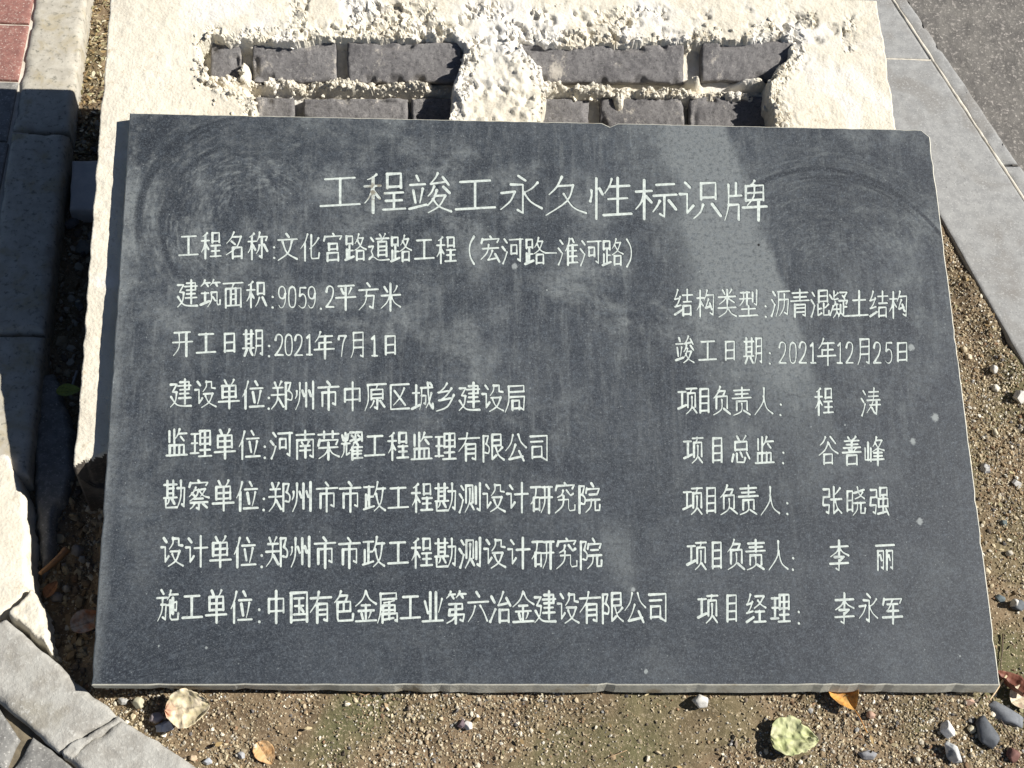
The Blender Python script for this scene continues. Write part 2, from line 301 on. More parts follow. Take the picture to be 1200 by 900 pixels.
CH = {
'工':"15 18 85 18|50 18 50 84|4 84 96 84",
'程':"@he 0 2 42 98|@kou 48 2 94 42|@wang 44 50 98 94",
'竣':"@li 0 6 42 92|@jun 42 2 100 98",
'永':"44 2 60 14|26 22 54 24 54 94 42 86|4 42 36 40|~36 40 26 62 3 82|~90 20 76 34 56 44|~56 42 72 66 98 84",
'久':"~42 2 30 26 12 44|32 24 68 24|~68 24 54 62 4 95|~46 44 68 78 98 94",
'性':"@xin 0 0 32 100|@sheng 32 2 100 98",
'标':"@mu 0 2 44 98|50 16 92 16|44 42 98 42|70 42 70 95 60 88|~58 56 52 68 42 82|80 56 96 78",
'识':"@yan 0 4 34 92|@kou 44 6 92 52|~56 62 50 80 34 95|76 62 96 92",
'牌':"@pian 0 4 42 98|@bei 42 2 100 100",
'名':"~44 2 30 24 8 42|36 18 78 18|~78 18 56 56 6 82|32 34 50 46|38 58 38 98|38 58 82 58 82 98|38 92 82 92",
'称':"@he 0 2 42 98|~60 2 56 18 46 34|58 18 96 18 88 32|70 20 70 95 60 88|~58 48 54 64 43 78|80 46 96 70",
'文':"44 2 56 14|4 24 96 24|~72 26 54 70 4 97|~28 30 50 72 98 96",
'化':"~36 2 24 30 2 54|24 34 24 98|~90 18 72 38 46 56|56 6 56 86 60 93 92 93 95 74",
'宫':"@mian 2 0 98 34|@kou 20 34 80 60|@kou 12 66 88 100",
'路':"@zu 0 4 42 96|@ge 44 2 100 98",
'道':"@chuo 0 4 100 98|@shou 34 0 98 82",
'宏':"@mian 2 0 98 34|12 44 90 44|~42 30 34 58 4 82|~58 52 50 68 36 86|36 86 84 80|72 66 92 94",
'河':"@shui 0 4 34 98|@ke 34 4 100 98",
'淮':"@shui 0 4 34 98|@zhui 34 2 98 98",
'建':"@yin 0 4 98 98|@yu 38 0 98 92",
'筑':"@zhu 2 0 98 34|8 46 42 46|26 46 26 80|2 88 44 76|~56 46 56 74 38 98|56 46 82 46 82 86 86 93 97 91 97 76|62 62 74 76",
'面':"2 10 98 10|~50 12 46 22 40 28|14 30 14 98|14 30 86 30 86 98|38 30 38 90|62 30 62 90|38 50 62 50|38 70 62 70|14 91 86 91",
'积':"@he 0 2 42 98|@kou 48 6 94 54|~62 62 54 80 42 94|78 62 96 92",
'平':"12 12 88 12|28 24 38 42|~74 22 68 34 60 44|2 54 98 54|50 12 50 100",
'方':"44 0 56 12|4 24 96 24|38 46 78 46 72 93 58 86|~42 26 36 68 4 97",
'米':"20 12 34 30|~80 10 74 22 64 32|4 42 96 42|50 0 50 100|~46 46 32 68 4 88|~54 46 70 70 98 86",
'开':"12 14 88 14|2 48 98 48|~34 14 34 66 6 97|68 14 68 100",
'日':"@ri 14 8 86 90",
'期':"@qi 0 2 54 96|@yue 56 2 100 98",
'年':"~30 2 20 22 4 38|24 18 88 18|26 42 84 42|26 42 26 66|2 66 98 66|54 18 54 100",
'月':"@yue 16 2 86 98",
'设':"@yan 0 4 36 94|~54 6 54 24 38 42|54 8 80 8 80 30 96 32|42 50 86 50|~86 50 70 80 34 98|~50 58 66 82 99 98",
'单':"28 0 38 16|~72 0 68 8 60 16|18 20 18 62|18 20 82 20 82 62|18 40 82 40|18 60 82 60|2 76 98 76|50 20 50 100",
'位':"@ren 0 2 34 98|60 2 70 16|38 28 96 28|50 40 58 76|~86 38 80 62 72 84|34 91 99 91",
'郑':"@guan 0 2 60 96|@fu 62 2 100 98",
'州':"~24 4 22 62 4 98|54 6 54 90|86 2 86 98|~8 32 8 46 1 58|34 32 42 52|66 32 74 52",
'市':"44 0 56 12|2 20 98 20|20 38 20 86|20 38 82 38 82 84 70 78|50 20 50 100",
'中':"16 24 16 68|16 24 84 24 84 68|16 62 84 62|50 0 50 100",
'原':"12 8 98 8|~14 8 16 60 0 98|~56 10 52 20 46 26|30 26 30 60|30 26 84 26 84 60|30 42 84 42|30 57 84 57|57 58 57 95 46 88|~40 66 34 78 22 90|72 66 92 88",
'区':"96 8 12 8|12 8 12 93 98 93|~76 22 56 54 26 80|30 28 80 80",
'城':"@tu 0 6 38 96|@cheng 36 0 98 98",
'乡':"~54 2 40 18 14 34|14 34 62 30|~76 20 50 46 18 62|18 62 72 56|~88 44 58 84 6 98",
'局':"~16 8 16 62 0 98|16 8 86 8 86 28|16 28 86 28|20 46 90 46 86 94 72 86|@kou 24 56 72 92",
'监':"16 8 16 46|38 2 38 52|~62 2 54 20 44 32|58 18 96 18|68 28 82 42|16 58 16 92|16 58 84 58 84 92|38 58 38 92|62 58 62 92|2 93 98 93",
'理':"@wang 0 12 40 86|44 6 44 54|44 6 92 6 92 54|44 29 92 29|44 51 92 51|68 6 68 92|46 72 92 72|38 94 98 94",
'南':"8 14 92 14|50 0 50 30|12 32 12 98|12 32 88 32 88 95 74 88|34 40 42 50|~66 38 62 46 58 50|28 54 72 54|24 70 76 70|50 54 50 94",
'荣':"2 12 98 12|30 2 30 24|70 2 70 24|10 30 4 50|10 32 94 32 84 48|6 58 94 58|50 42 50 100|~48 60 34 80 4 95|~52 60 68 80 98 92",
'耀':"@guang 0 4 40 94|42 4 66 4 66 34|48 14 56 20|42 32 60 26|72 4 96 4 96 34|78 14 86 20|72 32 90 26|@zhui 40 40 100 98",
'有':"2 20 98 20|~42 2 32 34 2 64|34 40 34 98|34 40 80 40 80 95 66 90|34 58 80 58|34 74 80 74",
'限':"@fu 0 4 36 98|@gen 38 2 100 98",
'公':"~36 4 26 34 2 58|~62 4 74 30 98 50|~48 40 36 66 18 90|18 90 82 82|66 62 88 96",
'司':"8 8 86 8 86 95 68 86|10 28 66 28|@kou 8 42 70 86",
'勘':"@shen 0 2 60 98|@lik 58 2 100 98",
'察':"@mian 2 0 98 28|~36 24 26 38 6 54|30 32 48 32|~48 32 38 52 8 68|20 42 30 50|~52 34 70 52 96 60|58 32 80 30|~80 30 70 44 58 54|30 62 70 62|12 74 90 74|50 74 50 98 40 92|~30 80 24 88 12 95|70 80 88 94",
'政':"@zheng 0 6 50 92|@pu 46 0 100 98",
'测':"@shui 0 4 28 98|32 8 32 66|32 8 62 8 62 66|~48 20 46 66 26 98|52 70 66 90|76 14 76 70|95 2 95 95 84 88",
'计':"@yan 0 4 38 94|40 38 100 38|70 0 70 100",
'研':"0 10 46 10|~24 10 20 40 0 66|14 46 14 90|14 46 40 46 40 90|14 84 40 84|52 12 98 12|48 48 100 48|~64 12 64 66 48 98|84 12 84 100",
'究':"@mian 2 0 98 32|~40 24 34 38 14 46|58 24 76 42 88 36|20 56 66 56 66 86 72 95 95 93 95 76|~42 42 38 74 4 98",
'院':"@fu 0 4 34 98|60 0 68 10|40 16 36 32|40 18 98 18 90 32|50 38 84 38|36 56 99 56|~60 56 56 80 34 98|78 56 78 92 98 92 99 74",
'施':"18 0 28 12|0 24 48 24|20 46 42 46 38 94 26 86|~24 26 20 66 0 97|~64 2 58 18 48 30|58 16 98 16|52 48 92 38 90 68 82 64|74 26 74 76|60 34 60 88 66 95 96 95 98 76",
'国':"12 6 12 98|12 6 88 6 88 98|12 92 88 92|28 24 72 24|30 48 70 48|26 74 76 74|50 24 50 74|60 56 70 66",
'色':"~38 0 28 18 8 34|34 14 68 14 58 32|22 34 22 84 26 93 93 93 95 74|22 34 80 34 80 64|22 64 80 64|50 34 50 64",
'金':"~50 0 34 26 2 46|~52 4 68 26 98 42|30 44 70 44|14 62 86 62|50 44 50 92|30 70 36 86|~72 68 68 78 62 86|2 94 98 94",
'属':"~14 6 14 62 0 98|14 6 88 6 88 24|14 24 88 24|~76 30 54 34 28 36|26 44 26 62|26 44 80 44 80 62|26 60 80 60|53 34 53 88|22 70 22 98|22 70 92 70 92 96 84 92|32 88 76 84",
'业':"38 4 38 90|64 4 64 90|12 30 26 68|~92 26 84 48 76 68|2 93 98 93",
'第':"@zhu 2 0 98 32|18 40 80 40 80 56|22 56 80 56|22 56 18 73|18 73 88 73 82 95 70 90|50 40 50 100|~48 74 34 88 6 98",
'六':"44 2 56 16|2 34 98 34|~36 46 26 70 4 94|~62 46 78 66 94 94",
'冶':"6 14 20 32|~2 92 14 74 26 54|~62 2 52 22 38 42|38 42 90 36|78 22 96 46|@kou 36 54 96 98",
'结':"@si 0 2 40 96|44 22 99 22|70 2 70 46|50 46 94 46|@kou 42 58 98 98",
'构':"@mu 0 2 44 98|~60 2 54 20 44 38|56 20 96 20 92 94 78 86|~68 34 60 50 52 66|52 66 80 60|74 50 84 74",
'类':"26 0 36 14|~74 0 68 8 62 14|4 26 96 26|50 0 50 48|~46 28 32 40 8 52|56 32 88 48|2 66 98 66|~50 50 46 80 4 99|~54 66 72 86 98 97",
'型':"6 8 56 8|0 30 60 30|~22 8 22 36 2 56|42 8 42 54|72 10 72 44|93 2 93 58 82 52|12 70 88 70|50 58 50 94|0 94 100 94",
'沥':"@shui 0 4 30 98|34 8 99 8|~38 8 38 60 24 99|46 38 92 38 86 94 72 86|~68 18 66 66 42 97",
'青':"8 12 92 12|16 26 84 26|50 0 50 40|0 40 100 40|22 54 22 99|22 54 78 54 78 97 66 92|22 68 78 68|22 82 78 82",
'混':"@shui 0 4 30 98|@ri 34 2 98 46|40 54 40 95 60 86|40 70 60 68|~96 54 82 64 70 68|70 50 70 93 97 93 99 78",
'凝':"2 16 14 30|~0 88 10 72 18 56|24 2 24 34 46 30|~44 8 36 14 26 18|~30 42 28 50 20 58|28 50 46 50|18 68 50 68|~36 50 36 80 18 99|40 78 50 92|56 8 94 8 80 24|70 20 82 32|52 38 98 38 90 50|76 38 76 90|76 62 94 62|60 54 60 84|~60 70 56 86 48 99|~58 82 76 95 100 95",
'土':"16 36 84 36|50 2 50 92|0 92 100 92",
'项':"0 20 40 20|20 20 20 74|0 80 42 68|44 10 99 10|~70 10 68 18 62 26|52 26 52 76|52 26 92 26 92 76|~72 38 70 78 42 99|76 78 97 98",
'目':"@mue 16 6 84 94",
'负':"~40 0 28 22 6 40|34 14 70 14 58 32|22 34 22 78|22 34 78 34 78 78|~50 46 48 80 6 99|60 80 92 99",
'责':"8 10 92 10|16 24 84 24|50 0 50 38|0 38 100 38|22 50 22 82|22 50 78 50 78 82|~50 58 48 86 6 99|60 84 92 99",
'人':"~50 2 46 52 2 97|~50 32 66 74 98 95",
'涛':"@shui 0 4 30 98|40 14 92 14|36 28 88 28|30 42 99 42|~66 0 60 50 28 88|42 60 99 60|80 48 80 95 68 88|54 70 64 84",
'总':"28 0 38 14|~72 0 66 8 58 16|20 20 20 50|20 20 80 20 80 50|20 48 80 48|12 64 4 88|28 62 30 92 66 94 72 78|48 58 58 74|80 60 95 82",
'谷':"~36 2 26 18 8 30|62 2 88 26|~50 22 34 48 2 66|~52 26 70 48 98 62|@kou 18 60 82 99",
'善':"30 0 40 10|~70 0 64 6 58 10|12 14 88 14|20 26 80 26|6 38 94 38|50 14 50 52|32 40 38 50|~70 40 64 46 60 50|2 54 98 54|@kou 14 62 86 100",
'峰':"17 18 17 80|2 38 2 80 33 80|33 38 33 84|~60 0 54 18 42 32|58 12 88 12|~88 12 70 36 40 50|~54 20 72 40 99 48|48 56 92 56|48 68 92 68|40 80 99 80|70 46 70 100",
'张':"@gong 0 4 42 98|~92 8 76 22 60 32|42 46 99 46|58 2 58 94 78 80|~66 48 78 74 99 93",
'晓':"@ri 0 12 38 84|42 22 94 12|~58 2 68 26 94 42|~84 20 70 34 44 42|40 56 98 56|~60 56 58 80 36 99|76 56 76 92 97 93 99 76",
'强':"@gong 0 4 42 98|@kou 44 2 96 34|46 42 46 70|46 42 94 42 94 70|46 68 94 68|70 32 70 90|42 94 92 87|84 76 98 98",
'李':"4 20 96 20|50 0 50 50|~48 22 34 38 4 52|~52 22 68 38 98 50|26 54 76 54 54 66|50 64 50 99 36 92|2 76 98 76",
'丽':"2 12 98 12|12 30 12 94|12 30 42 30 42 92 34 86|24 44 30 62|58 30 58 94|58 30 90 30 90 92 82 86|70 44 76 62",
'经':"@si 0 2 40 96|46 10 88 10|~88 10 70 32 40 48|~60 24 76 38 98 48|48 60 94 60|70 60 70 93|40 94 99 94",
'军':"8 16 2 36|8 20 96 20 86 34|24 36 78 36|~50 22 40 42 24 58|24 58 82 58|0 78 100 78|54 42 54 100",
'0':"~50 4 22 14 13 50 22 86 50 96 78 86 87 50 78 14 50 4",
'1':"26 20 52 6 52 95|24 95 80 95",
'2':"~12 28 24 9 50 4 78 12 84 32 68 58 36 80 12 95|12 95 90 95",
'5':"84 6 26 6 22 44|~22 44 48 36 76 42 88 66 76 90 44 97 12 86",
'7':"12 20 14 6 88 6|~88 6 60 40 44 97",
'9':"~84 34 70 52 46 56 22 48 14 30 22 10 50 3 76 12 86 36 82 70 62 92 34 97 16 86",
'.':"!48 92", ':':"!50 46|!50 84", '-':"2 52 98 52",
'(':"~92 0 52 24 40 50 52 76 92 100", ')':"~8 0 48 24 60 50 48 76 8 100",
}
def strokes(ch):
    """list of (kind, [(x,y)...]) in 0..1, y down; kind: 'l' line, 'c' curve, 'd' dot"""
    out=[]
    def run(s,box):
        x0,y0,x1,y1=box
        for t in s.split('|'):
            if t[0]=='@':
                n,a,b,c,d=t[1:].split()
                a,b,c,d=[float(q)/100 for q in (a,b,c,d)]
                run(COMP[n],(x0+a*(x1-x0),y0+b*(y1-y0),x0+c*(x1-x0),y0+d*(y1-y0)))
                continue
            k='l'
            if t[0]=='~': k='c';t=t[1:]
            if t[0]=='!': k='d';t=t[1:]
            v=[float(q)/100 for q in t.split()]
            p=[(x0+v[i]*(x1-x0),y0+v[i+1]*(y1-y0)) for i in range(0,len(v),2)]
            if k=='c':                       # Catmull-Rom
                q=[p[0]]+p+[p[-1]];r=[]
                for i in range(1,len(q)-2):
                    for j in range(4):
                        u=j/4
                        r.append(tuple(.5*(2*q[i][m]+(q[i+1][m]-q[i-1][m])*u+(2*q[i-1][m]-5*q[i][m]+4*q[i+1][m]-q[i+2][m])*u*u+(-q[i-1][m]+3*q[i][m]-3*q[i+1][m]+q[i+2][m])*u**3) for m in (0,1)))
                p=r+[p[-1]]
            out.append((k,p))
    run(CH[ch],(0,0,1,1))
    return out
# fields: (part name, em width px, em height px, stroke mm, [(text, x0,y0,x1,y1), ...]) centres in photo pixels
FIELDS=[
('engraved_title','title line of large engraved characters',50,46,3.3,[('工程竣工永久性标识牌',399,224,875,235)]),
('engraved_text','top line of engraved text',24,31,2.5,[('工程名称',221,287,303,288),(':',321,291,321,291),('文化宫路道路工程',337,289,524,292),('(',552,293,552,293),('宏河路',575,293,628,294),('-',646,296,646,296),('淮河路',666,295,719,296),(')',739,297,739,297)]),
('engraved_text',None,24,31,2.5,[('建筑面积',220,344,301,345),(':',320,349,320,349),('9059',331,348,366,348),('.',377,348,377,348),('2',387,348,387,348),('平方米',406,347,458,348)]),
('engraved_text',None,24,31,2.5,[('开工日期',214,401,297,402),(':',316,406,316,406),('202',327,404,350.5,404),('1',363,404,363,404),('年',380,404,380,404),('7',401,405,401,405),('月',419,404,419,404),('1',439.5,405,439.5,405),('日',457.5,404,457.5,404)]),
('engraved_text',None,25,32,2.55,[('建设单位',212.5,461,297,462.5),(':',315,467,315,467),('郑州市中原区城乡建设局',331,463,605,466)]),
('engraved_text',None,25,32.5,2.55,[('监理单位',207.5,519,292.5,521),(':',311,525,311,525),('河南荣耀工程监理有限公司',330,521,632.5,524.5)]),
('engraved_text',None,25.5,33.5,2.6,[('勘察单位',205,580,290,581.5),(':',309.5,586,309.5,586),('郑州市市政工程勘测设计研究院',327.5,582,691,584)]),
('engraved_text',None,25.5,34.5,2.6,[('设计单位',202,646,287,647.5),(':',307,652,307,652),('郑州市市政工程勘测设计研究院',325,647,693,649)]),
('engraved_text',None,25,36,2.65,[('施工单位',197,710,283,711),(':',304,716,304,716),('中国有色金属工业第六冶金建设有限公司',324,711,771,712)]),
('engraved_text',None,21.5,31,2.4,[('结构类型',801,355,878,356),(':',898,360,898,360),('沥青混凝土结构',915,355,1053,357)]),
('engraved_text',None,22,31,2.4,[('竣工日期',803,410,883,411),(':',902.5,415,902.5,415),('202',917,413,941,413),('1',953,413,953,413),('年',970,412,970,412),('1',985,413,985,413),('2',996,413,996,413),('月',1013,412,1013,412),('2',1029,413,1029,413),('5',1042,413,1042,413),('日',1058,412.5,1058,412.5)]),
('engraved_text',None,22,31.5,2.4,[('项目负',806,469,846,469.5),('责人',870,470,895,470),(':',915,475,915,475),('程',966,470,966,470),('涛',1021,471,1021,471)]),
('engraved_text',None,22.5,32,2.45,[('项目总监',813.5,527,896,527.5),(':',918,532,918,532),('谷善峰',971,528,1025.5,528.5)]),
('engraved_text',None,22.5,33,2.45,[('项目负',813,586,855,586),('责人',877,586,903,586.5),(':',923,591,923,591),('张晓强',976,587,1031,587.5)]),
('engraved_text',None,22.5,34,2.5,[('项目负',817,650,863,650),('责人',886,650.5,912,651),(':',930,656,930,656),('李',984,651,984,651),('丽',1038,652,1038,652)]),
('engraved_text',None,23,34.5,2.5,[('项目经理',830,712,915,713),(':',937,718,937,718),('李永军',990,713,1046,713)]),
]
# ------------------------------------------------------------------ materials
m_soil = stone('soil_earth', (.225, .165, .10), (.125, .088, .052), (.38, .31, .21), scale=26, grain=330, bs=.9, bd=.0025, big=(6, (.125, .118, .058)))
m_kerb_l = stone('kerb_concrete', (.47, .44, .37), (.38, .35, .29), (.20, .19, .155), scale=60, grain=150, bs=.5, bd=.0010, big=(34, (.37, .32, .22)))
m_kerb_d = stone('kerb_concrete_dusty', (.39, .38, .345), (.29, .275, .245), (.45, .44, .40), scale=44, grain=200, bs=.9, bd=.0020, big=(15, (.25, .23, .185)))
m_gran = stone('kerb_granite', (.315, .315, .305), (.25, .25, .245), (.40, .40, .385), scale=70, grain=420, bs=.4, bd=.0008, big=(12, (.22, .21, .195)), spots=.13, spotc=(.14, .135, .13))
m_joint = stone('joint_mortar', (.62, .58, .5), (.5, .46, .38), scale=80, grain=500, bs=.5)
m_red = stone('paver_red', (.29, .140, .115), (.21, .10, .085), (.42, .31, .26), scale=90, grain=330, bs=.5, bd=.001, spots=.16, spotc=(.52, .42, .36))
m_grey = stone('paver_grey', (.23, .225, .21), (.16, .155, .145), (.36, .35, .32), scale=90, grain=330, bs=.5, bd=.001, spots=.16, spotc=(.42, .41, .38))
m_asph = stone('asphalt', (.165, .155, .14), (.115, .108, .10), (.36, .33, .30), scale=30, grain=210, bs=.9, bd=.002, spots=.2, spotc=(.3, .28, .25))
m_far = stone('far_ground', (.2, .18, .15), (.15, .135, .11), scale=2, grain=40)
m_sand = stone('joint_sand', (.2, .165, .11), (.12, .1, .07), scale=80, grain=500, bs=.6)
def cement_mat():
    M = Mat('mortar_cement', .95, .15)
    c = M.mix(M.ss(M.noise(14, 5, .62), .36, .66), (.67, .625, .52), (.60, .55, .45))
    c = M.mix(M.ss(M.noise(60, 4, .7), .56, .74), c, (.52, .45, .34))
    c = M.mix(M.ss(M.noise(9, 3, .5, dist=1), .50, .66), c, (.69, .66, .60))
    c = M.mix(M.ss(M.voro(330), .12, .05), c, (.30, .26, .19))
    c = M.mix(M.m2('MULTIPLY', M.ss(M.noise(240, 4, .8), .56, .70), .55), c, (.42, .35, .25))
    h = M.m2('ADD', M.noise(85, 8, .76), M.m2('MULTIPLY', M.voro(300), .3))
    return M.out(c, M.bump(h, .7, .0019))
m_cem = cement_mat()
def brick_mat():
    M = Mat('grey_brick', .92, .2)
    c = M.mix(M.ss(M.noise(26, 5, .65), .35, .68), (.215, .205, .20), (.145, .138, .138))
    c = M.mix(M.ss(M.noise(300, 4, .85), .52, .68), c, (.30, .285, .27)); c = M.mix(M.m2('MULTIPLY', M.ss(M.noise(240, 4, .85), .5, .36), .6), c, (.07, .066, .066))
    c = M.mix(M.ss(M.noise(30, 7, .78, dist=.25, vec=M.stretch((1, .6, 1))), .56, .66), c, (.48, .44, .38))      # mortar smears
    c = M.mix(M.ss(M.voro(260), .13, .05), c, (.06, .055, .055))
    h = M.m2('ADD', M.noise(200, 7, .85), M.m2('MULTIPLY', M.noise(30, 7, .78, dist=.25, vec=M.stretch((1, .6, 1))), .6))
    return M.out(c, M.bump(h, .85, .0022))
m_brick = brick_mat()
m_base = stone('dark_brickwork', (.10, .085, .07), (.06, .052, .045), (.15, .13, .10), scale=40, grain=300, bs=.5)  # darker tone for the bed's broken lower end and lower sides
def tint_mat(name, rough=.85, bsc=300, bs=.3, spec=.25):
    M = Mat(name, rough, spec); c = M.mix(M.ss(M.noise(bsc, 3, .7), .3, .75, 0, .5), M.attr(), (.5, .5, .5), 'SOFT_LIGHT')
    return M.out(c, M.bump(M.noise(bsc, 4, .7), bs, .0006))
m_grit = tint_mat('grit_stone')
m_litter = tint_mat('dry_leaf_bits', .8)
def leaf_mat(name, c1, c2, c3, sc=90, veins=True):
    M = Mat(name, .6, .35)
    c = M.mix(M.ss(M.noise(sc, 4, .6), .35, .7), c1, c2); c = M.mix(M.ss(M.noise(sc*.3, 3, .6, dist=.6), .5, .68), c, c3)
    if veins: c = M.mix(1., c, M.attr(), 'MULTIPLY')
    w = M.n('ShaderNodeTexWave', wave_type='BANDS', bands_direction='DIAGONAL'); M.l(M.co, w.inputs['Vector'])
    w.inputs['Scale'].default_value = 60; w.inputs['Distortion'].default_value = 3
    M.b.inputs['Subsurface Weight'].default_value = 0
    return M.out(c, M.bump(M.m2('ADD', w.outputs['Fac'], M.noise(400, 3, .6)), .25, .0008))

# ------------------------------------------------------------------ the plaque
def plaque_mat():
    M = Mat('dark_honed_stone', .6, .24)
    co = M.co
    sx = M.n('ShaderNodeSeparateXYZ'); M.l(co, sx.inputs[0]); X, Y, Z = sx.outputs
    c = M.mix(M.ss(M.noise(7, 5, .6, dist=.3), .36, .66), (.0190, .0235, .0305), (.0370, .0435, .0525))
    # dust: cloudy film, denser towards the upper part and the left
    dust_and_swath = M.m2('MULTIPLY', M.ss(M.noise(15, 8, .78, dist=.3), .42, .68), .62)
    up = M.ss(Y, .10, .45, .25, 1.)
    dust_and_swath = M.m2('MULTIPLY', dust_and_swath, up)
    cl = M.ss(M.noise(5.5, 6, .68, dist=.8), .40, .64); dust_and_swath = M.m2('MULTIPLY', dust_and_swath, M.m2('ADD', .3, M.m2('MULTIPLY', cl, 1.3))); c = M.mix(M.m2('MULTIPLY', M.ss(M.noise(6.5, 6, .7, vec=M.stretch((1, 1, 1), loc=(3, 1, 0)), dist=.6), .47, .66), .8), c, (.0165, .0205, .0280))
    strk = M.m2('MULTIPLY', M.ss(M.noise(1, 7, .8, vec=M.stretch((90, 9, 1)), dist=.3), .46, .72), .42)
    dust_and_swath = M.m2('ADD', dust_and_swath, M.m2('MULTIPLY', strk, M.ss(Y, .05, .35, .15, 1.)))
    # wide pale swath coming down from the top right of the title
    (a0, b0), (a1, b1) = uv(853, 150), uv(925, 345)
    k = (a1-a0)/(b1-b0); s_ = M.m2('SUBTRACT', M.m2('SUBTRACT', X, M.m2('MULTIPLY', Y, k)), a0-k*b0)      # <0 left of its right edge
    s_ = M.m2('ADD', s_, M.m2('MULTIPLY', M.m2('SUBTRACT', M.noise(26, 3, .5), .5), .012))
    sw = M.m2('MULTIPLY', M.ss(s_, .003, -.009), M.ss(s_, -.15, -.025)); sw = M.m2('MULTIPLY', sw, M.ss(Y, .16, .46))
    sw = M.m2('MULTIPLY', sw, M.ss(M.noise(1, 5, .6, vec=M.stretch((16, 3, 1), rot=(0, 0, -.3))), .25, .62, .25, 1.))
    dust_and_swath = M.m2('ADD', dust_and_swath, M.m2('MULTIPLY', sw, 1.05))  # the pale swath joins the dust in one lightening mask
    def blob(px, py, rx, ry, amt, rot=0., a=.1, b=.8, nz=30):
        g = M.ss(M.spot(*uv(px, py), rx, ry, rot), a, b); g = M.m2('MULTIPLY', g, M.ss(M.noise(nz, 5, .7), .3, .7))
        return M.m2('MULTIPLY', g, amt)
    for q in ((725, 655, .03, .065, .5, .15), (840, 300, .045, .15, .55, .12), (800, 200, .04, .07, .35), (190, 420, .035, .11, .28), (850, 480, .025, .12, .25, .12), (225, 395, .04, .04, .25),
              (235, 270, .016, .09, .3), (735, 690, .012, .012, .55), (1140, 530, .03, .02, .16), (600, 440, .10, .05, .12), (1010, 560, .10, .03, .12), (300, 520, .06, .02, .22), (170, 600, .04, .14, .3), (260, 330, .07, .07, .3), (150, 300, .02, .16, .3), (560, 300, .05, .07, .25), (480, 170, .08, .03, .2), (690, 230, .03, .08, .28), (880, 330, .02, .1, .3, .15)):
        dust_and_swath = M.m2('ADD', dust_and_swath, blob(*q))
    # wipe marks: fine rings about three centres
    def rings(px, py, r0, r1, amt, axm, aym, sgn):
        cu, cv = uv(px, py); dx = M.m2('SUBTRACT', X, cu); dy = M.m2('SUBTRACT', Y, cv)
        r = M.m2('SQRT', M.m2('ADD', M.m2('MULTIPLY', dx, dx), M.m2('MULTIPLY', dy, dy)))
        cmb = M.n('ShaderNodeCombineXYZ'); M.l(r, cmb.inputs[0]); M.l(M.m2('MULTIPLY', M.m2('ARCTAN2', dy, dx), .02), cmb.inputs[1])
        t = M.noise(230, 4, .7, vec=cmb.outputs[0]); band = M.m2('MULTIPLY', M.ss(r, r0, r0+.03), M.ss(r, r1, r1-.03))
        g = M.ss(M.spot(*uv(axm, aym), .17, .13), .05, .6)
        return M.m2('MULTIPLY', M.m2('MULTIPLY', M.ss(t, .45, .72), M.m2('MULTIPLY', band, g)), amt)
    dust_and_swath = M.m2('ADD', dust_and_swath, rings(985, 335, .02, .19, .5, 990, 240, 1))
    dust_and_swath = M.m2('ADD', dust_and_swath, rings(300, 260, .02, .17, .8, 230, 230, 1))
    edge = M.m2('MULTIPLY', M.ss(X, .016, .001), M.ss(M.noise(30, 4, .6), .2, .7, .35, 1.)); dust_and_swath = M.m2('ADD', dust_and_swath, M.m2('MULTIPLY', edge, .55))
    # damp dark places that the dust has been wiped from
    wipe = M.ss(M.spot(*uv(180, 168), .06, .06), .1, .6)
    wipe = M.m2('MAXIMUM', wipe, M.m2('MULTIPLY', M.ss(M.spot(*uv(205, 225), .035, .06, .5), .1, .8), .9))
    wipe = M.m2('MAXIMUM', wipe, M.m2('MULTIPLY', M.ss(M.spot(*uv(565, 200), .028, .03), .1, .9), .7))
    wipe = M.m2('MAXIMUM', wipe, M.m2('MULTIPLY', M.ss(M.spot(*uv(1085, 215), .03, .06, .5), .1, .9), .6))
    wipe = M.m2('MAXIMUM', wipe, M.m2('MULTIPLY', M.ss(M.spot(*uv(1000, 230), .15, .075), .1, .8), .55)); wipe = M.m2('MAXIMUM', wipe, M.m2('MULTIPLY', M.ss(M.spot(*uv(320, 165), .22, .04), .1, .8), .5))
    wipe = M.m2('MULTIPLY', wipe, M.ss(M.noise(55, 6, .75), .34, .60))
    # dark arcs
    def arc(px, py, rad, wd, gx, gy, gr):
        cu, cv = uv(px, py); dx = M.m2('SUBTRACT', X, cu); dy = M.m2('SUBTRACT', Y, cv)
        r = M.m2('SQRT', M.m2('ADD', M.m2('MULTIPLY', dx, dx), M.m2('MULTIPLY', dy, dy)))
        d = M.m2('ABSOLUTE', M.m2('SUBTRACT', r, rad)); d = M.m2('ADD', d, M.m2('MULTIPLY', M.noise(120, 3, .6), .0010))
        return M.m2('MULTIPLY', M.ss(d, wd+.001, wd*.3), M.ss(M.spot(*uv(gx, gy), gr*1.5, gr*1.5), .05, .5))
    for q, k_ in (((975, 330, .1375, .0042, 970, 183, .095), 1.), ((982, 345, .144, .0032, 1055, 210, .085), .95), ((975, 340, .137, .0024, 1010, 190, .08), .8), ((290, 250, .115, .006, 200, 200, .08), .8), ((300, 262, .1, .005, 208, 240, .08), .7), ((300, 262, .125, .004, 190, 200, .08), .7)):
        wipe = M.m2('MAXIMUM', wipe, M.m2('MULTIPLY', arc(*q), k_))
    dust_and_swath = M.m2('MINIMUM', M.m2('MULTIPLY', dust_and_swath, M.m2('SUBTRACT', 1., M.m2('MULTIPLY', wipe, .95))), .85)
    c = M.mix(dust_and_swath, c, (.185, .200, .200))
    c = M.mix(M.m2('MULTIPLY', wipe, .9), c, (.012, .015, .020))
